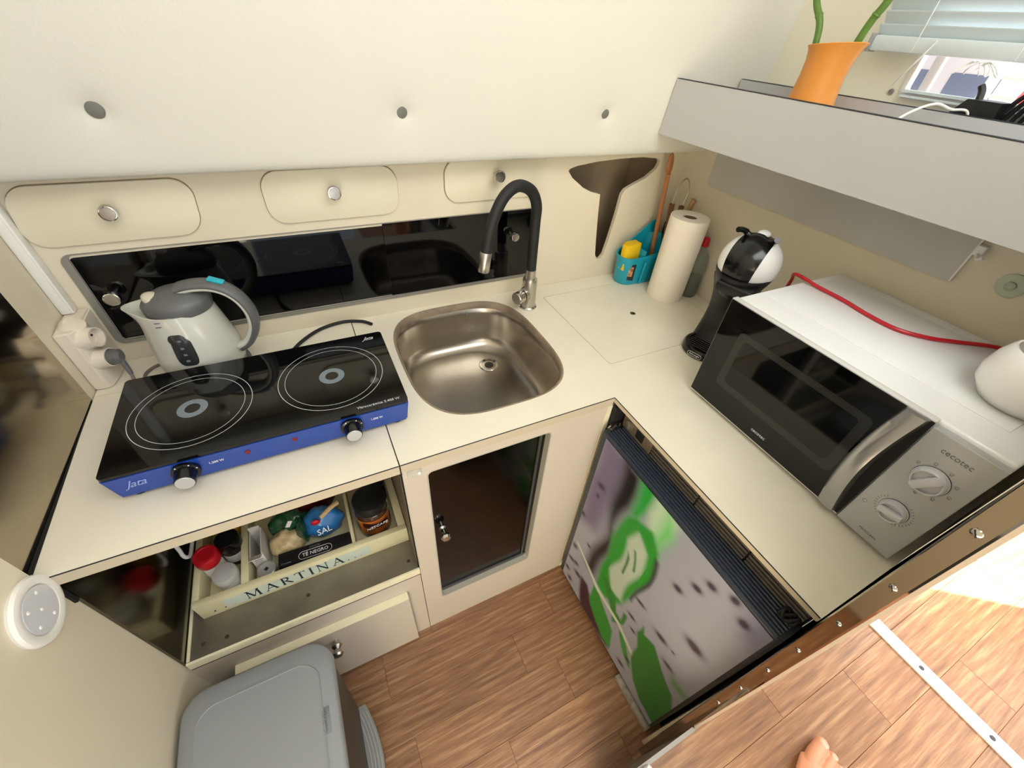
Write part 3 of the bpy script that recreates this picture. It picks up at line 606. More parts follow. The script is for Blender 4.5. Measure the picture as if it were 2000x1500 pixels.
# white card box open on top
t = thing('white_card_box', 'tall open white card box standing beside the crate divider', 'box', (-.838, .18, zb))
bm = bmesh.new(); 
for a, b in (((-.858, .145, zb), (-.856, .215, zb+.075)), ((-.832, .145, zb), (-.830, .215, zb+.085)), ((-.856, .145, zb), (-.832, .147, zb+.075)), ((-.856, .213, zb), (-.832, .215, zb+.095)), ((-.856, .147, zb), (-.832, .213, zb+.002))): box(bm, a, b)
obj('carton', bm, mat('white_card', (206, 204, 196), .7), t)
obj('flap', NB(lambda b: box(b, (-.012, 0, 0), (.012, .0012, .026), M=Matrix.Translation((-.844, .146, zb+.074)) @ Matrix.Rotation(.9, 4, 'X'))), mat('white_card', (206, 204, 196), .7), t)
obj('printed_line', B(((-.853, .1442, zb+.055), (-.835, .145, zb+.057)), ((-.853, .1442, zb+.048), (-.838, .145, zb+.0495))), gri, t)
t = thing('silver_tin', 'round silver tin with a dark diamond on its lid beside the tea box', 'tin', (-.828, .118, zb)); obj('body', NB(lathe, [(.019, 0), (.019, .036), (.0205, .038), (.0205, .044), (.018, .046), (.001, .046)], (-.832, .121, zb)), mat('tin_silver', (176, 176, 176), .3, .5), t)
obj('printed_diamond', NB(lambda b: box(b, (-.004, -.004, 0), (.004, .004, .0006), M=Matrix.Translation((-.832, .121, zb+.046)) @ Matrix.Rotation(.78, 4, 'Z'))), ink, t)
# tea box
t = thing('tea_box', 'black tea box lying at the front of the middle crate compartment', 'box', (-.725, .12, zb))
tb = Matrix.Translation((-.722, .1235, zb)) @ Matrix.Rotation(-.04, 4, 'Z')
obj('carton', NB(lambda b: box(b, (-.083, -.018, 0), (.083, .018, .050), .001, M=tb)), mat('black_card', (20, 18, 20), .4), t)
text('printed_text', 'TÉ NEGRO', whi, t, tb @ Vector((.0, -.006, .0504)), tb.to_3x3() @ CX, tb.to_3x3() @ CY, .0125)
bm = bmesh.new(); P = [tb @ Vector((a, b-.006, .0504)) for a, b in rr(-.038, .038, -.010, .010, .0098, 6)]
tube(bm, P+[P[0]], .0005, 6, smooth=0); obj('printed_outline', bm, whi, t)
text('printed_text', 'infusión', gri, t, tb @ Vector((.0, .0105, .0504)), tb.to_3x3() @ CX, tb.to_3x3() @ CY, .008)
text('printed_text', '25 bolsitas', gri, t, tb @ Vector((-.066, -.012, .0504)), tb.to_3x3() @ CX, tb.to_3x3() @ CY, .0052)
def bag(name, lab, c, r, m, squash=.8, sd=1):
    random.seed(sd); bm = bmesh.new(); ball(bm, c, r, 28)
    for v in bm.verts:
        d = (v.co-Vector(c)); n_ = d.normalized(); v.co += n_*.0035*math.sin(n_.x*5+sd)*math.cos(n_.y*6+n_.z*5)+n_*.0012*math.sin(n_.x*17+n_.z*13)
        v.co.z = max(v.co.z, zb)
    t = thing(name, lab, 'bag', (c[0], c[1], zb)); return t, obj('bag', bm, m, t)
t, b_ = bag('salt_bag', 'round blue plastic bag of salt next to the coffee jar', (-.695, .202, zb+.040), (.050, .036, .050), mat('blue_film', (50, 122, 190), .2, noise=.2, nscale=30, coat=.4), sd=3)
text('printed_text', 'SAL', whi, t, (-.694, .1605, zb+.058), Vector((1, .12, 0)), Vector((0, .6, 1)), .022)
obj('red_badge', NB(ball, (-.708, .176, zb+.082), (.011, .005, .010), 12), red, t)
obj('tape_strip', NB(tube, [(-.695, .182, zb+.086), (-.668, .196, zb+.094), (-.65, .208, zb+.090)], .006, 8), mat('kraft_strip', (206, 178, 128), .6), t)
for i in range(3): obj('printed_line', NB(tube, [(-.73+.01*i, .166-.001*i, zb+.022-.006*i), (-.70, .158, zb+.016-.006*i), (-.668, .164, zb+.022-.006*i)], .0008, 6), whi, t)
t, b_ = bag('pasta_bag', 'open green and clear bag of pasta behind the tea box', (-.785, .185, zb+.028), (.042, .040, .036), mat('pasta_cream', (206, 184, 140), .4, noise=.3, nscale=60, coat=.3), sd=8)
bm = bmesh.new(); ball(bm, (-.775, .222, zb+.055), (.046, .026, .040), 24); ball(bm, (-.745, .195, zb+.045), (.014, .030, .040), 20)
for v in bm.verts: v.co += Vector((.003*math.sin(v.co.z*400), .004*math.sin(v.co.x*350), 0)); v.co.z = max(v.co.z, zb)
obj('green_film', bm, mat('green_film', (22, 74, 44), .25, noise=.5, nscale=40, coat=.5), t)
obj('printed_mark', NB(lambda b: box(b, (-.005, -.0008, -.012), (.005, .0008, .012), M=Matrix.Translation((-.768, .196, zb+.084)) @ Matrix.Rotation(.5, 4, 'Y'))), whi, t)
t = thing('red_snack_packet', 'dark red packet at the back of the middle crate compartment', 'packet', (-.72, .27, zb)); bm = bmesh.new(); ball(bm, (-.72, .275, zb+.045), (.065, .03, .05), 20)
for v in bm.verts: v.co.z = max(v.co.z, zb); v.co += Vector((0, .003*math.sin(v.co.x*300), 0))
obj('packet', bm, mat('dark_red_film', (92, 26, 22), .3, noise=.4, nscale=25), t)
# coffee jar
t = thing('coffee_jar', 'glass jar of instant coffee with a black lid in the right crate compartment', 'jar', (-.578, .17, zb)); jc = (-.574, .165, zb)
obj('glass', NB(lathe, [(.040, 0), (.043, .004), (.044, .082), (.040, .094), (.034, .098)], jc), cafe, t)
obj('lid', NB(lathe, [(.036, .096), (.041, .098), (.042, .120), (.040, .127), (.034, .129), (.001, .129)], jc), black, t)
obj('label', NB(lambda b: grid_loft(b, [[(jc[0]+.0446*math.cos(a), jc[1]+.0446*math.sin(a), z) for a in [math.radians(215+i*6) for i in range(20)]] for z in (zb+.024, zb+.084)], closed=False)), mat('label_amber', (176, 96, 34), .3, noise=.6, nscale=25), t)
obj('label_dark', NB(lambda b: grid_loft(b, [[(jc[0]+.0450*math.cos(a), jc[1]+.0450*math.sin(a), z+.006*math.sin(a*2)) for a in [math.radians(230+i*5) for i in range(18)]] for z in (zb+.050, zb+.072)], closed=False)), mat('label_brown', (44, 20, 14), .3), t)
text('printed_text', 'NESCAFÉ', whi, t, (jc[0]+.004, jc[1]-.0462, zb+.061), Vector((1, .05, .10)), CZ, .0135, shear=.1)
t = thing('dark_round_tin', 'dark glossy tin at the right rear of the crate', 'tin', (-.545, .262, zb)); obj('body', NB(lathe, [(.022, 0), (.022, .085), (.02, .088), (.001, .088)], (-.548, .245, zb)), blackg, t); obj('lid', NB(lathe, [(.023, .088), (.023, .096), (.001, .098)], (-.548, .245, zb)), black, t)
t = thing('white_wire_handle', 'white plastic handle loop standing left of the crate', 'handle', (-.99, .2, -.43))
obj('loop', NB(tube, [(-.990, .215, -.10), (-.990, .210, -.30), (-.990, .205, -.335), (-.984, .203, -.345), (-.98, .22, -.35), (-.98, .33, -.35)], .0042, 10, smooth=4), whitep, t)

# ================================================================== FRIDGE
fr = thing('small_fridge', 'small built-in fridge with a photo-print door under the right worktop', 'fridge', (.2, -.26, -.85))
obj('body', B(((.036, -.512, -.848), (.52, -.016, -.03), .003)), dgrey, fr)
dr = obj('door', B(((-.024, -.514, -.815), (.034, -.018, -.086), .003)), dgrey, fr)
bm = bmesh.new()
for i in range(7):
    x = -.0195+i*.0078; cyl(bm, (x, -.505, -.0865), (x, -.03, -.0865), .0034, n=10)
obj('door_top_rib', bm, dblue, dr)
obj('hinge_cap', NB(tube, [(.022, -.019, -.079), (.004, -.020, -.079), (-.014, -.026, -.080)], .0065, 10), chrome, dr)
obj('latch_knot', NB(lambda b: [tube(b, [(.02+.012*math.cos(a*1.7+q), -.492+.012*math.sin(a+q), -.075+.006*math.sin(a*2+q)) for a in [k*.7 for k in range(9)]], .003, 8, 3) for q in (0, 2, 4)]), blackr, dr)
# poster: smooth blurred print as colour attribute on a fine grid
def poster():
    Y0, Y1, Z0, Z1 = -.036, -.505, -.807, -.093; nx, nz = 190, 280
    def inpoly(p, P):
        c = False; n = len(P); best = 9; j = n-1
        for i in range(n):
            (x1, y1_), (x2, y2) = P[i], P[j]
            if ((y1_ > p[1]) != (y2 > p[1])) and p[0] < (x2-x1)*(p[1]-y1_)/(y2-y1_)+x1: c = not c
            dx, dy = x2-x1, y2-y1_; L2 = dx*dx+dy*dy or 1e-9; t = max(0, min(1, ((p[0]-x1)*dx+(p[1]-y1_)*dy)/L2))
            best = min(best, (p[0]-x1-t*dx)**2+(p[1]-y1_-t*dy)**2); j = i
        d = math.sqrt(best); return -d if c else d
    L_ = [  # polygon (y,z), colour, blur
        ([(-.02, -.08), (-.12, -.08), (-.13, -.24), (-.10, -.42), (-.03, -.45)], (104, 92, 124), .03),
        ([(-.105, -.08), (-.163, -.08), (-.176, -.20), (-.150, -.32), (-.175, -.44), (-.150, -.60), (-.110, -.60), (-.135, -.37), (-.120, -.23)], (14, 8, 16), .018),
        ([(-.161, -.080), (-.215, -.075), (-.212, -.15), (-.206, -.22), (-.181, -.21)], (28, 150, 52), .014),
        ([(-.21, -.085), (-.245, -.08), (-.282, -.105), (-.278, -.19), (-.235, -.20), (-.213, -.15)], (176, 200, 172), .014),
        ([(-.25, -.10), (-.29, -.14), (-.28, -.23), (-.262, -.20)], (96, 190, 96), .02),
        ([(-.150, -.36), (-.181, -.22), (-.215, -.205), (-.250, -.19), (-.288, -.222), (-.296, -.314), (-.287, -.46), (-.262, -.54), (-.212, -.60), (-.165, -.60), (-.172, -.45)], (34, 140, 44), .009),
        ([(-.200, -.30), (-.225, -.238), (-.262, -.262), (-.266, -.34), (-.262, -.42), (-.262, -.52), (-.222, -.53), (-.196, -.47), (-.206, -.39)], (172, 186, 168), .008),
        ([(-.21, -.33), (-.222, -.345), (-.236, -.42), (-.228, -.42)], (52, 110, 42), .004),
        ([(-.225, -.30), (-.232, -.30), (-.252, -.36), (-.245, -.365)], (52, 110, 42), .004),
        ([(-.283, -.24), (-.295, -.24), (-.299, -.33), (-.29, -.47), (-.284, -.46), (-.288, -.32)], (38, 30, 44), .007),
        ([(-.18, -.53), (-.205, -.52), (-.245, -.545), (-.262, -.59), (-.285, -.60), (-.28, -.55), (-.293, -.545), (-.30, -.60), (-.275, -.66), (-.255, -.62), (-.22, -.58)], (40, 120, 44), .005),
        ([(-.116, -.68), (-.15, -.67), (-.223, -.74), (-.300, -.80), (-.255, -.815), (-.149, -.815)], (56, 26, 44), .008),
        ([(-.165, -.625), (-.19, -.62), (-.251, -.665), (-.294, -.70), (-.302, -.79), (-.262, -.80), (-.225, -.77), (-.183, -.72)], (40, 134, 46), .005),
        ([(-.30, -.625), (-.345, -.66), (-.385, -.71), (-.375, -.72), (-.34, -.70), (-.31, -.66)], (56, 140, 56), .005),
        ([(-.050, -.565), (-.060, -.56), (-.192, -.612), (-.291, -.612), (-.363, -.640), (-.386, -.672), (-.380, -.676), (-.355, -.655), (-.289, -.628), (-.188, -.630)], (190, 200, 178), .003),
        ([(-.334, -.548), (-.345, -.49), (-.352, -.52), (-.385, -.50), (-.430, -.532), (-.490, -.565), (-.515, -.62), (-.515, -.79), (-.44, -.775), (-.40, -.735), (-.370, -.66), (-.362, -.60)], (32, 118, 40), .0045),
        ([(-.45, -.50), (-.495, -.49), (-.497, -.515), (-.46, -.525)], (80, 140, 80), .012),
        ([(-.46, -.08), (-.515, -.08), (-.515, -.16), (-.48, -.17)], (120, 122, 150), .03),
    ]
    sp = [(-.070, -.246, .010, .026), (-.351, -.242, .009, .022), (-.377, -.182, .009, .022), (-.393, -.137, .009, .020), (-.433, -.107, .010, .018), (-.466, -.132, .011, .020), (-.307, -.429, .006, .030), (-.388, -.440, .009, .034), (-.443, -.331, .014, .042), (-.437, -.493, .007, .028), (-.355, -.762, .008, .026), (-.363, -.701, .007, .02), (-.101, -.507, .006, .016), (-.053, -.594, .010, .02), (-.055, -.675, .008, .03), (-.050, -.744, .008, .022), (-.042, -.419, .010, .018), (-.308, -.518, .006, .024), (-.330, -.56, .005, .018), (-.10, -.70, .010, .03), (-.08, -.66, .007, .02), (-.075, -.78, .01, .02), (-.425, -.43, .004, .01), (-.07, -.29, .008, .012)]
    bm = bmesh.new(); col = bm.loops.layers.float_color.new('print'); V = []; CC = []
    L_ = [(P, s2l(c), b, (min(p[0] for p in P)-b, max(p[0] for p in P)+b, min(p[1] for p in P)-b, max(p[1] for p in P)+b)) for P, c, b in L_]
    base = s2l((150, 152, 164)); dk = s2l((44, 32, 48))
    for j in range(nz+1):
        rv = []
        for i in range(nx+1):
            y = Y0+(Y1-Y0)*i/nx; z = Z0+(Z1-Z0)*j/nz; rv.append(bm.verts.new((-.0254, y, z))); c = Vector(base)
            wy_ = y+.006*math.sin(z*26+y*9); wz_ = z+.007*math.sin(y*27+z*9)
            for P, k, b, bb in L_:
                if bb[0] < y < bb[1] and bb[2] < z < bb[3]:
                    d = inpoly((wy_, wz_) if len(P) != 10 or b > .004 else (y, z), P); a = max(0, min(1, .5-d/(2.6*b))); a = a*a*(3-2*a); c = c.lerp(Vector(k), a)
            for a_, b_2, ra, rb in sp:
                u = y-a_; v_ = z-b_2; v2 = v_+u*.18; q = (u/(rb*.66))**2+(v2/(ra*1.25))**2
                if q < 4: c = c.lerp(Vector(dk), max(0, min(1, 1.35*math.exp(-q*1.4)))*.92)
            CC.append(c)
        V.append(rv)
    bm.verts.index_update()
    for j in range(nz):
        for i in range(nx):
            f = bm.faces.new((V[j][i], V[j][i+1], V[j+1][i+1], V[j+1][i]))
            for l in f.loops:
                c = CC[l.vert.index]; l[col] = (c[0], c[1], c[2], 1)
    return bm
pm = bpy.data.materials.new('door_print'); pm.use_nodes = True; at = pm.node_tree.nodes.new('ShaderNodeVertexColor'); at.layer_name = 'print'
pm.node_tree.links.new(at.outputs[0], pm.node_tree.nodes['Principled BSDF'].inputs['Base Color']); pm.node_tree.nodes['Principled BSDF'].inputs['Roughness'].default_value = .35
obj('photo_print', poster(), pm, dr, label='blurred print of green leaves and dark stones on grey')
obj('control_panel', B(((.028, -.122, -.083), (.036, -.022, -.032), .001)), brownp, fr)
kk = obj('thermostat_knob', NB(lathe, [(.012, 0), (.0115, .005), (.006, .006), (.001, .006)], (.028, -.048, -.058), (-1, 0, 0)), mat('grey_knob', (108, 100, 92), .4), fr)
obj('knob_bar', B(((.0205, -.0495, -.067), (.0225, -.0465, -.049))), gframe, kk)
obj('label_plate', B(((.0272, -.095, -.075), (.028, -.07, -.05))), mat('dark_label', (30, 30, 28), .5), fr)
bm = bmesh.new()
for (a, b) in ((-.262, -.124), (-.388, -.266), (-.508, -.392)):
    for k in range(5): box(bm, (.026, a, -.0805+k*.010), (.034, b, -.0755+k*.010), .0008, 1)
obj('vent_slats', bm, ventm, fr, kind='stuff')
obj('vent_backing', B(((.0335, -.51, -.085), (.0365, -.122, -.03))), dark, fr)
obj('kick_strip', B(((-.036, -.512, -.8485), (-.020, -.37, -.822), .001)), mat('rusty_pale_metal', (176, 168, 150), .6, noise=.5, nscale=40), fr)

# ================================================================== STEEL POST + BULKHEAD
po = thing('steel_edge_post', 'polished steel upright trim with screws on the right bulkhead edge', 'post', (-.06, -.53, -.85))
def yp(z): return -.5175+.018*z
bm = bmesh.new(); rings = []
for z in [-.85+i*(1.5/30) for i in range(31)]:
    a = yp(z); rings.append([(-.068, a, z), (-.0725, a-.0015, z), (-.0725, a-.0195, z), (-.070, a-.022, z), (-.052, a-.022, z), (-.052, a, z)])
grid_loft(bm, rings); obj('steel_strip', bm, polish, po, ang=20)
obj('lip', NB(lambda b: grid_loft(b, [[(-.070, yp(z)-.022, z), (-.070, yp(z)-.026, z), (-.055, yp(z)-.026, z), (-.055, yp(z)-.022, z)] for z in (-.85, 0, .65)])), mat('pale_lip', (206, 190, 172), .35, .3), po)
for z, r in ((.318, .0048), (.204, .0042), (.101, .0038), (.002, .0038), (-.09, .0036), (-.19, .0036), (-.29, .0036), (.43, .004)):
    s_ = obj('screw', NB(lathe, [(r, 0), (r*.9, .0012), (r*.4, .002), (.0003, .002)], (-.0725, yp(z)-.0105, z), (-1, 0, 0), n=18), chrome, po)
    obj('slot', NB(lambda b: box(b, (-.0006, -r*.85, -.0004), (.0004, r*.85, .0004), M=Matrix.Translation((-.0746, yp(z)-.0105, z)) @ Matrix.Rotation(.9, 4, 'X'))), dark, s_)
st('wall_bulkhead', wallm, [((-.052, -.5385, -.85), (.60, -.524, .56)), ((.60, -.545, -.85), (1.62, -.522, 1.7))])

# ================================================================== BIN
bn = thing('pedal_bin', 'grey-lidded pedal bin standing below the niche beside the left wall', 'bin', (-.86, -.25, -.85))
def bring(s, z, r=.045, bul=.022, dx=0):
    out = []
    for a, b in rr(-1.003, -.735, -.435, -.066, r, 7):
        a2 = -.869+(a+.869)*s; b2 = -.2505+(b+.2505)*s
        if a > -.869: a2 += bul*(1-((b+.2505)/.185)**2)*(a+.869)/.134
        out.append((a2+dx, b2, z))
    return out
bm = bmesh.new(); grid_loft(bm, [bring(.86, -.8495), bring(.88, -.80), bring(.96, -.47), bring(.965, -.445)], cap1=False); obj('body', bm, bind, bn, ang=50)
bm = bmesh.new(); grid_loft(bm, [bring(.985, -.448), bring(.99, -.438)], cap0=False, cap1=False); obj('liner_bag', bm, binbl, bn, ang=50)
bm = bmesh.new(); grid_loft(bm, [bring(1.0, -.443), bring(1.006, -.440), bring(1.006, -.428), bring(.998, -.421), bring(.97, -.417), bring(.80, -.4145), bring(.795, -.412), bring(.785, -.412), bring(.78, -.4135), bring(.4, -.411), bring(.02, -.4105)])
ld = obj('lid', bm, bing, bn, ang=50)
obj('badge', B(((-.762, -.246, -.4152), (-.742, -.200, -.4142), .0006)), mat('bin_badge_grey', (124, 128, 132), .4), ld)
text('embossed_text', 'CURVER', mat('bin_text_grey', (92, 96, 100), .4), ld, (-.752, -.223, -.4138), CY, -CX, .0105)
bm = bmesh.new(); outp = []; N_ = 14
for i in range(N_+1):
    y = -.125-.25*i/N_; q = 1-((y+.25)/.125)**2; outp.append((-.725+.022*q, y))
inp = [(-.765+.018*(1-((y+.25)/.125)**2), y) for _, y in outp][::-1]
prism(bm, outp+inp, 'z', -.832, -.818); pd = obj('pedal', bm, mat('pedal_grey', (152, 154, 152), .4, .2), bn)
bm = bmesh.new()
for k in range(4): tube(bm, [(a-.006-.008*k, b, -.818) for a, b in outp[1:-1]], .0016, 6, smooth=0)
obj('tread_ribs', bm, mat('pedal_rib', (176, 178, 176), .4), pd)
# push light on left wall
pl = thing('white_push_light', 'round white dished push light stuck on the cream left wall', 'lamp', (-1.012, -.047, -.010))
lc = (-1.012, -.044, -.0065)
obj('dish', NB(lathe, [(.047, 0), (.0485, .004), (.047, .009), (.042, .0105), (.035, .009), (.0335, .006), (.001, .006)], lc, (1, 0, 0), n=48), whitep, pl)
dc = obj('disc', NB(lathe, [(.0332, .006), (.0325, .0092), (.001, .0092)], lc, (1, 0, 0), n=40), mat('disc_grey_white', (212, 214, 218), .3), pl)
for a, q in ((0, 0), (50, .024), (125, .024), (200, .024), (280, .024)):
    ar = math.radians(a); obj('led_dot', NB(ball, (lc[0]+.0093, lc[1]+q*math.cos(ar), lc[2]+q*math.sin(ar)), (.0015, .0028, .0028), 10), whitep, dc)

# ================================================================== RIGHT COUNTER THINGS
# ---- microwave
mx0, mx1, my0, my1, mz0, mz1 = .187, .542, -.504, -.047, .008, .250
mw = thing('microwave_oven', 'white microwave with black glass door and silver control panel', 'microwave', (.36, -.275, 0))
obj('casing', B(((mx0+.012, my0, mz0+.004), (mx1, my1, mz1), .006, 3)), whitec, mw)
bm = bmesh.new(); box(bm, (.268, -.468, mz1-.001), (.505, -.068, mz1+.0016), .0015, 2); obj('embossed_top', bm, whitec, mw)
for x in (.215, .51):
    for y in (-.48, -.075): obj('foot', NB(lathe, [(.010, 0), (.010, .014)], (x, y, 0), n=14), blackr, mw)
obj('door_bezel', B(((mx0-.0005, -.4135, mz0), (mx0+.014, my1+.0005, mz1+.001), .001)), mat('white_bezel', (214, 214, 212), .3), mw)
dg = obj('door_glass', B(((mx0-.0025, -.378, mz0+.004), (mx0, my1-.001, mz1-.001), .0006, 1)), mat('microwave_glass', (4, 4, 5), .05, spec=.42), mw)
obj('window_screen', NB(lambda b: prism(b, rr(-.362, -.096, .068, .202, .012), 'x', mx0-.0029, mx0-.0024)), mat('window_grey', (40, 40, 38), .12, spec=.4), dg)
obj('window_centre', NB(lambda b: prism(b, rr(-.345, -.112, .084, .188, .008), 'x', mx0-.0032, mx0-.0028)), mat('window_dark', (9, 9, 9), .07, spec=.4), dg)
# handle: crescent bar
hp = []; nseg = 20
Lf = [(-.376+.0115*math.sin(PI*t), .014+(.249-.014)*t) for t in [i/nseg for i in range(nseg+1)]]
Rt = [(-.409+.012*math.sin(PI*t), .012+(.249-.012)*t) for t in [i/nseg for i in range(nseg+1)]]
bm = bmesh.new(); rings = []
for (a, z), (b, z2) in zip(Lf, Rt):
    t = (z-.014)/.235; bu = .010*math.sin(PI*max(0, min(1, t)))
    rings.append([(mx0-.002, a, z), (mx0-.009-bu*.5, a-.003, z), (mx0-.012-bu, (a+b)/2, z), (mx0-.010-bu*.8, b+.003, z), (mx0-.001, b, z)])
grid_loft(bm, rings); obj('door_handle', bm, silverh, mw, ang=50)
obj('handle_recess', NB(lambda b: prism(b, [(-.4135, .012), (-.4135, .249), (-.40, .249), (-.388, .13), (-.40, .012)], 'x', mx0-.0015, mx0-.0004)), dark, mw)
cp = obj('control_panel', B(((mx0-.003, my0, mz0), (mx0+.013, -.4155, .244), .002, 2)), silver, mw)
for (ky, kz, r, rot) in ((-.459, .172, .0215, -.35), (-.460, .092, .0185, .5)):
    kb = obj('dial', NB(lathe, [(r*1.06, 0), (r*1.06, .0015), (r, .002), (r*.97, .010), (r*.9, .012), (r*.82, .0115), (r*.8, .006), (.001, .006)], (mx0-.003, ky, kz), (-1, 0, 0)), knobm, cp)
    obj('dial_grip', NB(lambda b: box(b, (-.016, -r*.30, -r*.92), (-.004, r*.30, r*.92), .003, M=Matrix.Translation((mx0-.003, ky, kz)) @ Matrix.Rotation(rot+.9, 4, 'X'))), knobm, kb)
    obj('dial_outline', NB(tube, [(mx0-.0035, ky+r*1.07*math.cos(2*PI*k/32), kz+r*1.07*math.sin(2*PI*k/32)) for k in range(33)], .0005, 6, smooth=0), ink, kb)
bm = bmesh.new()
for k in range(26):
    a = math.radians(60-k*11.2); r0, r1 = .0235, .0262
    p = Vector((mx0-.0033, -.460, .092)); d = Vector((0, math.cos(a)*-1, math.sin(a))); cyl(bm, p+d*r0, p+d*r1, .0004, n=5)
obj('dial_scale', bm, gri, cp, kind='stuff')
for k in range(7):
    a = math.radians(150-k*40); p = Vector((mx0-.0033, -.459-math.cos(a)*.029, .172+math.sin(a)*.029)); bm = bmesh.new()
    ringp = [(p.x, p.y+.0022*math.cos(q), p.z+.0018*math.sin(q)) for q in [2*PI*j/8 for j in range(9)]]; tube(bm, ringp, .0003, 5, smooth=0); cyl(bm, p+Vector((0, -.002, -.003)), p+Vector((0, .002, -.003)), .0003, n=5); obj('printed_symbol', bm, gri, cp)
bm = bmesh.new(); p = Vector((mx0-.0033, -.426, .073)); tube(bm, [(p.x, p.y+.003*math.cos(q), p.z+.003*math.sin(q)) for q in [2*PI*j/12 for j in range(13)]], .0003, 5, smooth=0); obj('printed_symbol', bm, gri, cp)
text('brand_mark', 'cecotec', gri, cp, (mx0-.0032, -.460, .222), -CY, CZ, .0125); text('brand_mark', 'cecotec', ringm, mw, (mx0-.0029, -.230, .034), -CY, CZ, .0105); text('printed_text', 'PROCLEAN', gri, cp, (mx0-.0032, -.4615, .024), -CY, CZ, .0055)

# ---- red cable + white pot on the microwave
tag(obj('red_cable', NB(tube, [(.455, .005, .16), (.44, -.006, .225), (.405, -.026, .2565), (.398, -.085, .2565), (.398, -.141, .2555), (.388, -.20, .2555), (.390, -.25, .2555), (.420, -.29, .2555), (.455, -.315, .2555), (.512, -.355, .2555), (.56, -.41, .25)], .0038, 10), red), 'red cable lying across the top of the white microwave', 'cable')
mgx, mgy = .350, -.440
mg = thing('white_pot', 'round white ceramic pot on the right end of the microwave', 'pot', (mgx, mgy, .2518))
obj('pot', NB(lathe, [(.036, 0), (.046, .003), (.060, .022), (.0635, .042), (.060, .064), (.053, .080), (.0505, .083), (.048, .082), (.055, .062), (.058, .042), (.050, .016), (.001, .010)], (mgx, mgy, .2518), n=48), mat('white_ceramic', (240, 238, 232), .25, coat=.3), mg, ang=60)
tag(obj('orange_brush', NB(lambda b: (tube(b, [(mgx+.01, mgy-.0, .28), (mgx-.012, mgy-.012, .325), (mgx-.03, mgy-.03, .345)], .010, 12))), mat('orange_plastic', (230, 96, 30), .4)), 'orange plastic tool in the white pot on the microwave', 'tool')

# ---- coffee machine
E_ = Vector((.345, .062, 0)); FD = Vector((-.96, -.28, 0)).normalized(); RD = Vector((-FD.y, FD.x, 0))   # facing, side
cm = thing('capsule_coffee_machine', 'white and black ball-headed capsule coffee machine left of the microwave', 'coffee machine', E_)
cs = E_+FD*.002
bm = bmesh.new(); lathe(bm, [(.054, 0), (.058, .004), (.058, .018), (.054, .024), (.046, .025), (.045, .021), (.001, .021)], cs, n=40)
bs = obj('base', bm, blackg, cm)
bm = bmesh.new()
for k in range(-4, 5): tube(bm, [cs+FD*(.009*k)+RD*s_+CZ*.0225 for s_ in (-math.sqrt(max(.0001, .043**2-(.009*k)**2)), math.sqrt(max(.0001, .043**2-(.009*k)**2)))], .0014, 6, smooth=0)
obj('drip_grid', bm, black, bs)
text('brand_mark', "De'Longhi", whi, bs, cs+FD*.0585+CZ*.012, -RD*-1 if False else RD, CZ, .007)
bm = bmesh.new(); P = [cs+FD*.0583+RD*a+CZ*(b+.012) for a, b in rr(-.019, .019, -.006, .006, .0058, 5)]; tube(bm, P+[P[0]], .0005, 6, smooth=0); obj('badge_outline', bm, whi, bs)
# column: curved slab behind the cup area
bm = bmesh.new(); rings = []
for i in range(17):
    t = i/16; z = .016+.195*t; bk = -.066-.012*math.sin(PI*t)+.012*t; fx = -.010-.030*math.sin(PI*min(1, t*1.05))*.9+.036*t*t; wd = .056-.005*math.sin(PI*t)
    rg = []
    for a in [2*PI*k/20 for k in range(20)]:
        u = (bk+fx)/2+(fx-bk)/2*abs(math.cos(a))**.7*math.copysign(1, math.cos(a)); v_ = wd*abs(math.sin(a))**.7*math.copysign(1, math.sin(a)); rg.append(cs+FD*u+RD*v_+CZ*z)
    rings.append(rg)
grid_loft(bm, rings); obj('column', bm, black, cm, ang=60)
HC = cs+FD*-.022+RD*.004+CZ*.248; HR = .067
bm = bmesh.new(); ball(bm, HC, HR, 48)
hd = obj('head', bm, whitec, cm, ang=80)
# black stripe: band of a slightly larger sphere, |lateral| < w
bm = bmesh.new(); rings = []
for i in range(41):
    a = math.radians(-62+i*5.4)   # from lower front over the top to the back
    rg = []
    for k in range(9):
        l = (-1+2*k/8); wl = .026+.010*math.sin(math.radians(max(0, min(180, (a*57.3+62)*.9)))); ly = l*wl; rad = HR*1.012; rxy = math.sqrt(rad*rad-ly*ly)
        rg.append(HC+FD*(rxy*math.cos(a))+CZ*(rxy*math.sin(a))+RD*ly)
    rings.append(rg)
grid_loft(bm, rings, closed=False); obj('stripe', bm, blackg, hd, ang=80)
# black collar + capsule drawer below the head
bm = bmesh.new(); rings = []
for z, s in ((-.068, .60), (-.060, .70), (-.045, .80), (-.030, .90), (-.016, .965), (-.012, .95)):
    rings.append([HC+FD*(HR*1.03*s*math.cos(a)+.004)+RD*(HR*1.0*s*math.sin(a))+CZ*(z+.010*math.cos(a)*-1) for a in [2*PI*k/40 for k in range(40)]])
grid_loft(bm, rings); obj('collar', bm, black, cm, ang=60)
M_ = Matrix.Translation(HC+CZ*-.036) @ Matrix.Rotation(math.atan2(FD.y, FD.x), 4, 'Z')
obj('capsule_slot', NB(lambda b: box(b, (.026, -.030, -.016), (.074, .058, .010), .006, 3, M=M_ @ Matrix.Rotation(.10, 4, 'Y'))), black, cm)
obj('water_spout', NB(lathe, [(.016, 0), (.014, -.012), (.008, -.016)], HC+FD*.035+CZ*-.06, n=20), black, cm)
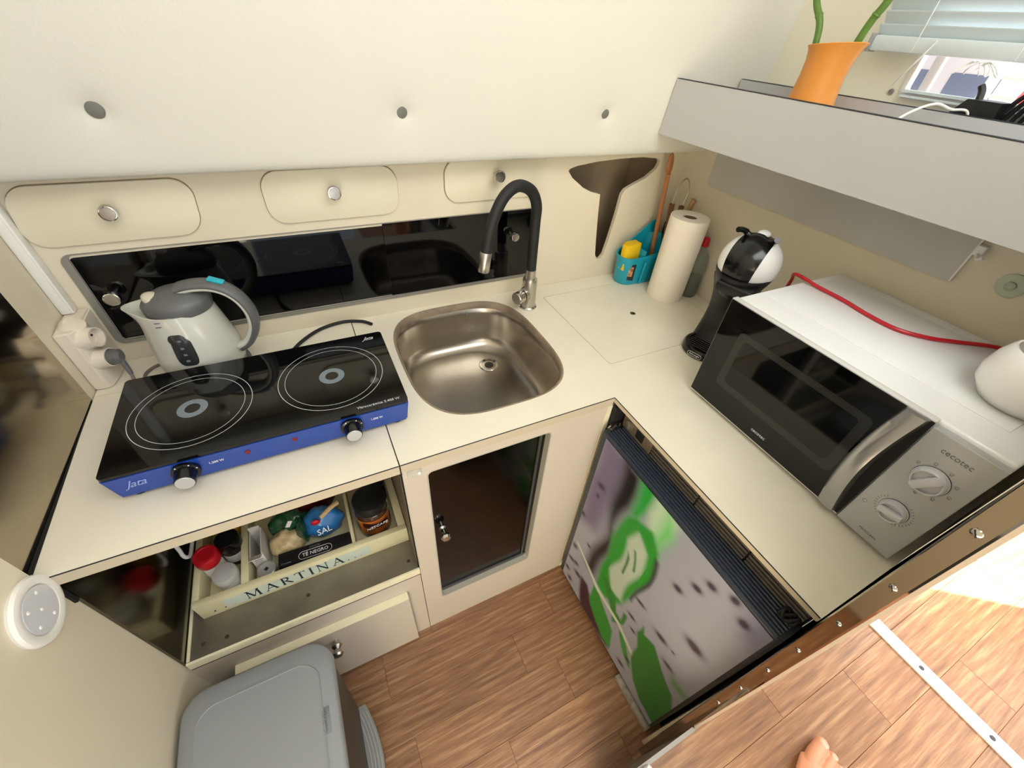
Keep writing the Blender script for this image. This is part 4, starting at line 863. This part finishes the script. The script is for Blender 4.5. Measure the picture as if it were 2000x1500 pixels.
# lever: curved bar over the crown with two raised horns
lv = [HC+FD*.046+CZ*(HR+.006)+RD*0, HC+FD*.026+CZ*(HR+.006), HC+FD*.008+CZ*(HR+.002), HC+FD*-.012+CZ*(HR+.006)]
bm = bmesh.new()
tube(bm, [HC+RD*-.034+FD*.012+CZ*(HR+.000), HC+RD*-.020+FD*.010+CZ*(HR-.006), HC+FD*.008+CZ*(HR-.002), HC+RD*.020+FD*.010+CZ*(HR-.006), HC+RD*.034+FD*.012+CZ*(HR+.000), HC+RD*.038+FD*.02+CZ*(HR+.006)], .0065, 12)
tube(bm, [HC+RD*-.030+FD*.012+CZ*(HR+.0), HC+RD*-.038+FD*.022+CZ*(HR+.004), HC+RD*-.042+FD*.036+CZ*(HR+.006)], .0062, 12)
obj('lever', bm, blackg, cm, ang=60)
obj('lever_cap', NB(ball, HC+FD*-.008+CZ*(HR+.0), (.020, .014, .008), 20, Matrix.Rotation(math.atan2(FD.y, FD.x), 4, 'Z')), whitec, cm)

# ---- paper towel roll
tx, ty = .452, .345
pt = thing('paper_towel_roll', 'white paper towel roll standing upright on the hatch cover', 'paper towel', (tx, ty, 0))
bm = bmesh.new(); rings = []
for z, s in ((0, .985), (.003, 1), (.05, 1.0), (.12, .995), (.20, 1.0), (.247, 1.0), (.250, .985)):
    rings.append([(tx+.0555*s*(1+.006*math.sin(5*a))*math.cos(a), ty+.0555*s*(1+.006*math.sin(5*a))*math.sin(a), z) for a in [2*PI*k/56 for k in range(56)]])
for r_, z in ((.021, .250), (.0205, .245), (.0205, .01)): rings.append([(tx+r_*math.cos(a), ty+r_*math.sin(a), z) for a in [2*PI*k/56 for k in range(56)]])
grid_loft(bm, rings, cap0=False, cap1=False); obj('roll', bm, paper, pt, ang=50)
obj('cardboard_core', NB(lathe, [(.0205, .002), (.0205, .246), (.0185, .246), (.0185, .002)], (tx, ty, 0), cap0=False, cap1=False), card, pt)
# ---- turquoise sink caddy
cd = thing('turquoise_caddy', 'turquoise plastic sink caddy in the back corner of the worktop', 'caddy', (.43, .48, 0))
def cring(s, z, lift=0, x0=.340, x1=.500, r=.036):
    out = []
    for a, b in rr(x0, x1, .426, .512, r, 6):
        ca, cb = (x0+x1)/2, .470; q = (a-x0)/(x1-x0); zz = z+(lift*q*(1 if b > .47 else .25) if lift else 0)
        nar = 1-.12*(1-q)
        out.append((ca+(a-ca)*s, cb+(b-cb)*s*nar, zz))
    return out
bm = bmesh.new(); grid_loft(bm, [cring(.86, .001), cring(.90, .006), cring(.97, .085, .05), cring(1.03, .086, .05), cring(1.03, .093, .055), cring(.955, .093, .055), cring(.93, .08, .05), cring(.85, .006)]); obj('tub', bm, cyan, cd, ang=50)
obj('divider', B(((.412, .434, .004), (.416, .505, .112), .001)), cyan, cd)
obj('back_fin', NB(lambda b: prism(b, [(.365, .09), (.500, .09), (.500, .185), (.48, .178)], 'y', .507, .511)), cyan, cd)
obj('side_rib', NB(tube, [(.414, .4285, .006), (.414, .4235, .08)], .004, 8, smooth=0), cyan, cd)
ld_ = obj('label', NB(lambda b: grid_loft(b, [[(.352+.036*(1-math.cos(a))*.9+.000, .470-.042*math.sin(a)*1.0, z) for a in [math.radians(30+i*8) for i in range(8)]] for z in (.020, .075)], closed=False)), mat('dark_label2', (34, 28, 34), .4), cd)
obj('label_picture', NB(lambda b: grid_loft(b, [[(.3512+.036*(1-math.cos(a))*.9, .4695-.0425*math.sin(a), z) for a in [math.radians(38+i*7) for i in range(6)]] for z in (.034, .066)], closed=False)), mat('label_pic', (206, 150, 110), .5, noise=.8, nscale=90), cd)
# give label a little offset outward via solid position
sg = thing('yellow_sponge', 'yellow sponge standing in the left cup of the turquoise caddy', 'sponge', (.385, .47, .04))
Ms = Matrix.Translation((.378, .472, .088)) @ Matrix.Rotation(.12, 4, 'Z') @ Matrix.Rotation(-.04, 4, 'X')
obj('foam', NB(lambda b: box(b, (-.034, -.020, -.04), (.030, .005, .044), .004, M=Ms)), yell, sg); obj('foam', NB(lambda b: box(b, (-.014, .0055, -.04), (.038, .019, .042), .004, M=Ms)), yell, sg)
tag(obj('black_scourer', NB(lambda b: box(b, (.384, .4925, .03), (.409, .500, .122), .003)), mat('dark_scourer', (28, 34, 52), .8, bump=.6, bscale=300)), 'dark blue scourer behind the yellow sponge in the caddy', 'scourer')
# ---- utensil crock + utensils
ck = thing('black_utensil_crock', 'black utensil holder hidden behind the paper towel roll', 'crock', (.505, .455, 0))
obj('pot', NB(lathe, [(.024, .001), (.0255, .006), (.0255, .175), (.023, .175), (.022, .01), (.001, .01)], (.531, .472, 0)), black, ck)
sp = thing('wooden_spoon', 'long wooden spoon leaning upright in the corner', 'spoon', (.44, .47, .01))
obj('spoon', NB(lambda b: (tube(b, [(.474, .462, .012), (.464, .466, .15), (.453, .470, .27), (.448, .472, .33)], lambda t: .0065+.001*t, 10), ball(b, (.447, .474, .352), (.0115, .0065, .034), 16, Matrix.Rotation(-.12, 4, 'Y')))), wood, sp)
tg = thing('wooden_handled_tongs', 'wire tongs with two brown wooden handles behind the paper roll', 'tongs', (.50, .45, .05))
obj('wire_loop', NB(tube, [(.475, .445, .240), (.482, .452, .275), (.492, .455, .303), (.510, .455, .318), (.527, .455, .305), (.532, .452, .275), (.520, .446, .245)], .0022, 10), steel, tg)
for a, b in (((.524, .466, .02), (.474, .446, .250)), ((.534, .468, .02), (.517, .446, .240))): obj('handle', NB(tube, [a, (Vector(a)+Vector(b))/2, b], lambda t: .007+.0015*t, 10), wood2, tg)
tag(obj('wooden_spatula', NB(tube, [(.538, .462, .02), (.54, .45, .15), (.545, .432, .262)], lambda t: .006+.002*t, 10), mat('pale_wood', (190, 150, 108), .6)), 'pale wooden spatula handle right of the tongs', 'spatula')
# ---- soap bottle
bt = thing('soap_bottle', 'clear soap bottle with dark liquid and red cap behind the paper roll', 'bottle', (.528, .335, 0))
bc = (.528, .322, 0)
obj('bottle', NB(lathe, [(.026, .001), (.029, .006), (.029, .10), (.024, .135), (.012, .155), (.010, .165)], bc), mat('bottle_clear', (150, 156, 140), .12, alpha=.45), bt)
obj('liquid', NB(lathe, [(.0265, .003), (.028, .008), (.028, .065), (.001, .066)], bc), mat('dark_soap', (18, 22, 20), .2), bt)
obj('cap', NB(lathe, [(.011, .163), (.012, .166), (.010, .186), (.006, .190), (.001, .190)], bc), red, bt)

# ================================================================== SHELF THINGS
vx, vy, vz = .50, .180, .4505
va = thing('orange_jug_vase', 'orange jug used as a vase on the trough shelf', 'vase', (vx, vy, vz))
bm = bmesh.new(); rings = []
prof = [(.046, 0), (.050, .004), (.051, .03), (.0485, .07), (.044, .11), (.0415, .14), (.042, .165), (.045, .183), (.049, .192), (.0475, .193), (.043, .182), (.039, .16), (.038, .12), (.040, .05), (.038, .012)]
for r_, z in prof:
    rg = []
    for k in range(48):
        a = 2*PI*k/48; e = max(0, z-.13)/.06; sx_ = math.cos(a-math.radians(-80)); r2 = r_+(.007*max(0, sx_)**2*e*e if z > .13 else 0)
        zz = z+(.005*sx_*e*e if z > .13 else 0); rg.append((vx+r2*math.cos(a), vy+r2*math.sin(a), vz+zz))
    rings.append(rg)
grid_loft(bm, rings); obj('jug', bm, orange, va, ang=60)
obj('handle', NB(tube, [(vx+.010, vy+.038, vz+.178), (vx+.018, vy+.048, vz+.176), (vx+.024, vy+.054, vz+.155), (vx+.022, vy+.055, vz+.12), (vx+.014, vy+.050, vz+.095), (vx+.01, vy+.042, vz+.085)], .0062, 10), mat('orange_dark', (190, 108, 62), .42), va)
def bamboo(lab, pts, r):
    t = thing('bamboo_stalk', lab, 'plant', pts[0], group='bamboo stalks in the orange jug'); P = spl(pts, 30)
    L = len(P)
    def rad(u):
        k = (u*5.2) % 1; return r*(1+.22*math.exp(-((k-.5)/.05)**2)-.10*math.exp(-((k-.56)/.03)**2))
    bm = bmesh.new(); tube(bm, [P[round(i*(L-1)/60)] for i in range(61)], rad, 14, smooth=0); obj('stem', bm, bamb, t, ang=60)
    for i in range(5):
        a = i*1.3; b = Vector(pts[-1]); d = Vector((math.cos(a)*.6, math.sin(a)*.6, .7)); bm = bmesh.new(); s_ = d.cross(CZ).normalized()
        rows = []
        for k in range(7):
            u = k/6; w_ = .011*math.sin(PI*min(1, u*.93+.05)); c_ = b+d*(.14*u)-CZ*(.09*u*u); rows.append([bm.verts.new(c_-s_*w_), bm.verts.new(c_+CZ*-.002), bm.verts.new(c_+s_*w_)])
        for q, w2 in zip(rows[:-1], rows[1:]):
            for j in range(2): bm.faces.new((q[j], q[j+1], w2[j+1], w2[j]))
        obj('leaf', bm, leafm, t)
bamboo('upright bamboo stalk on the left side of the orange jug', [(.50, .205, .46), (.497, .224, .649), (.495, .262, .715), (.49, .30, .84)], .0062)
bamboo('slanting bamboo stalk leaning right out of the orange jug', [(.50, .17, .46), (.50, .139, .655), (.50, .119, .715), (.50, .09, .84)], .0068)
# black device with coiled cable on ledge behind
bk = thing('black_handset', 'black plastic device on the window ledge behind the trough shelf', 'device', (.63, -.06, .50))
obj('case', NB(lambda b: prism(b, [(-.024, .501), (-.030, .560), (-.046, .583), (-.098, .583), (-.10, .56), (-.10, .501)], 'x', .60, .655)), black, bk)
obj('knob', NB(tube, [(.63, -.052, .578), (.632, -.047, .594), (.632, -.040, .603)], lambda t: .006-.001*t, 10), black, bk)
cc = thing('coiled_black_cable', 'coil of ribbed black cable on the window ledge at the right frame edge', 'cable', (.64, -.17, .50))
bm = bmesh.new()
for i in range(7):
    tube(bm, [(.62+.008*i*.3+.012*math.cos(a), -.118-.012*i+.026*math.cos(a)-.3*(.05*math.sin(a)), .558+.052*math.sin(a)+.004*i) for a in [2*PI*k/16 for k in range(17)]], lambda t: .0042+.0008*math.sin(t*300), 8, 3)
obj('coil', bm, blackr, cc, kind=None)
tag(obj('white_cable', NB(tube, [(.46, .02, .455), (.46, -.005, .50), (.475, -.012, .545), (.53, -.028, .572), (.574, -.042, .566), (.60, -.06, .562), (.60, -.075, .51)], .0022, 10), whitep), 'thin white cable arching over the edge of the trough shelf', 'cable')
# ---- blind
bl = thing('venetian_blind', 'pale blue venetian blind half drawn over the window', 'blind', (.655, -.3, .65))
yb0, yb1 = -1.0, .205
obj('bottom_rail', B(((.640, yb0, .638), (.662, yb1-.01, .664), .003)), blindm, bl); obj('rail_end_cap', B(((.638, yb1-.01, .636), (.664, yb1-.002, .666), .001)), mat('rail_cap_grey', (150, 156, 158), .4), bl)
sm = None
for k in range(13):
    z = .672+k*.021
    if sm is None:
        bm = bmesh.new(); n = 6; rows = []
        for i in range(n+1):
            u = -1+2*i/n; rows.append((-.0075*u-.0012*(1-u*u), .0100*u+.0010*(1-u*u)))
        grid_loft(bm, [[(a, y, b) for a, b in rows]+[(a, y, b-.0006) for a, b in rows[::-1]] for y in (yb0, .0, yb1-.006)])
        so_ = obj('slat', bm, blindm, bl, world=False); sm = so_.data
    else:
        so_ = bpy.data.objects.new('slat', sm); C.objects.link(so_); so_.parent = bl
    so_.location = Vector((.651, 0, z))-bl.location
for y in (.11, -.06, -.35): obj('ladder_cord', NB(tube, [(.6405, y, .64), (.6405, y, .95)], .0009, 6, smooth=0), cordm, bl)
obj('cord_knot', NB(lambda b: [tube(b, [(.636+.006*math.sin(a*2.3+q), -.005+.02*math.sin(a*.9+q)-.01*q, .625+.010*math.cos(a*1.7+q*2)) for a in [k*.6 for k in range(10)]], .0011, 6, 4) for q in (0, 1.3, 2.6)]), cordm, bl)
obj('pull_cord', NB(tube, [(.64, .075, .66), (.636, .085, .635), (.64, .10, .61), (.655, .118, .585)], .0016, 6, smooth=6), cordm, bl)

# ================================================================== OUTSIDE THE WINDOW
st('ground', mat('pink_grey_quay', (176, 156, 148), .7, noise=.1, nscale=2), [((2.2, -9, -.9), (16, 12, -.8))])
def hull(name, lab, x, y, z, L_, Wd, H_):
    t = thing(name, lab, 'boat', (x, y, z), group='boats outside the window'); bm = bmesh.new(); rings = []
    for i in range(13):
        u = i/12; w_ = Wd/2*math.sin(PI*min(.5+.0, .08+u*.5))*(1 if u < .7 else math.sqrt(max(.02, 1-((u-.7)/.3)**2)))
        yy = y+L_*(.5-u); h = H_*(1+.15*u)
        rings.append([(x-w_, yy, z+h), (x-w_*.92, yy, z+h*.5), (x-w_*.5, yy, z), (x+w_*.5, yy, z), (x+w_*.92, yy, z+h*.5), (x+w_, yy, z+h)])
    grid_loft(bm, rings); obj('hull', bm, mat('hull_white', (196, 192, 194), .3), t)
    cb = obj('cabin', B(((x-Wd*.3, y-L_*.1, z+H_), (x+Wd*.3, y+L_*.3, z+H_*1.8), .03)), mat('hull_white', (196, 192, 194), .3), t)
    for k in range(3): obj('window', B(((x-Wd*.3-.01, y-L_*.07+k*L_*.12, z+H_*1.25), (x-Wd*.3+.01, y-L_*.07+k*L_*.12+L_*.09, z+H_*1.6), .008)), mat('boat_window', (84, 92, 120), .2), cb)
    return t
hull('moored_boat', 'white moored boat with blue-grey windows seen through the window', 5.6, 1.9, -.5, 4.2, 1.5, .65)
hull('moored_boat', 'farther white boat behind the first one outside the window', 9.5, 4.5, -.5, 5, 1.8, .9)
tag(obj('mooring_post', NB(cyl, (4.3, 1.72, -.8), (4.42, 1.80, .9), .04), mat('post_grey', (150, 146, 140), .6)), 'slanted grey post outside the window', 'post')
tag(obj('jetty_pile', NB(cyl, (4.2, 1.30, -.8), (4.2, 1.30, .9), .035), mat('post_white', (216, 210, 204), .6)), 'pale upright jetty pile outside the window', 'post')
fe = thing('red_fender', 'red round fender hanging outside the window', 'fender', (4.4, 1.12, .4)); obj('fender', NB(ball, (4.4, 1.10, .44), (.07, .07, .10), 18), mat('fender_red', (236, 70, 70), .4), fe); obj('rope', NB(tube, [(4.4, 1.10, .54), (4.4, 1.10, .9)], .008, 6, smooth=0), cordm, fe)
qb = thing('quay_building', 'low pinkish building on the quay far outside the window', 'building', (14, 6, -.8)); obj('wall', B(((13.8, -2, -.8), (14.2, 16, 1.0))), mat('quay_pink', (200, 176, 166), .8), qb)
for k in range(9): obj('window', B(((13.75, -1+k*1.7, -.1), (13.81, -.2+k*1.7, .6))), mat('boat_window', (84, 92, 120), .2), qb)
jt = thing('jetty_rails', 'pale horizontal jetty rails outside the window', 'railing', (4.6, 1.2, -.8))
for z in (.30, .42, .54): obj('rail', B(((4.55, .2, z), (4.58, 1.45, z+.02))), mat('rail_pale', (200, 186, 176), .6), jt)

# ================================================================== PERSON (bare foot on the saloon floor)
ps = thing('person', 'bare foot and shin of a person standing on the bright wooden floor', 'person', (-.05, -.70, -.45), 0)
F0 = Vector((-.080, -.778, -.45)); TD = Vector((.965, .26, 0)).normalized(); TS = Vector((-TD.y, TD.x, 0))   # heel, toe dir, inner side (+y)
def fp_(a, b, z): return F0+TD*a+TS*b+CZ*z
bm = bmesh.new(); rings = []
for i in range(15):
    u = i/14; a = .0+.20*u; wd = .030+.020*math.sin(PI*(u**1.2)*.62+.05); h = .085*(1-u)**.8+.026; cb = .010*u
    rg = []
    for k in range(20):
        t = 2*PI*k/20; rg.append(fp_(a, cb+wd*math.cos(t), max(.0015, h/2+h/2*math.sin(t)*1.0)))
    rings.append(rg)
grid_loft(bm, rings)
for c_, s_ in (((.0, .0, .045), (.034, .034, .045)),): ball(bm, fp_(*c_), s_, 20)
tube(bm, [fp_(.035, .0, .06), fp_(.03, 0, .12), fp_(.025, 0, .20), fp_(.02, 0, .32), fp_(.01, 0, .42)], lambda t: .033+.020*math.sin(PI*min(1, t*1.1)*.8), 20)
toes = [(.036, .050, .0135, .255), (.013, .050, .0095, .248), (-.005, .048, .0088, .238), (-.021, .045, .0082, .226), (-.036, .042, .0078, .211)]
for b, l, r_, e in toes:
    tube(bm, [fp_(e-l-.03, b*.9+.006, .018), fp_(e-l, b+.004, .020), fp_(e-l*.45, b, .0185), fp_(e-r_*.8, b-.002, .0135)], lambda t, r_=r_: r_*(.92+.12*math.sin(PI*t)), 14, 5); ball(bm, fp_(e-r_*.8, b-.002, .0135), (r_*1.0, r_*1.0, r_*.92), 16)
body_ = obj('body', bm, skin, ps, ang=80)
rm = body_.modifiers.new('remesh', 'REMESH'); rm.mode = 'VOXEL'; rm.voxel_size = .0022; rm.use_smooth_shade = True
sm_ = body_.modifiers.new('smooth', 'SMOOTH'); sm_.iterations = 4
for b, l, r_, e in toes: obj('toenail', NB(ball, fp_(e-r_*.98, b-.002, .0145+r_*.95), (r_*.70, r_*.70, r_*.2), 14, Matrix.Rotation(math.atan2(TD.y, TD.x), 4, 'Z') @ Matrix.Rotation(.35, 4, 'Y')), nailm, ps)
tag(obj('white_cloth_corner', NB(lambda b: grid_loft(b, [[(-.214+.017*math.cos(a)*s, -.560+.012*math.sin(a)*s+.002*math.sin(3*a), z+.003) for a in [2*PI*k/16 for k in range(16)]] for s, z in ((.8, -.4495), (1, -.445), (.9, -.437), (.6, -.433), (.1, -.434))])), mat('white_tissue', (244, 242, 238), .8)), 'crumpled white tissue at the edge of the wooden saloon floor', 'tissue')
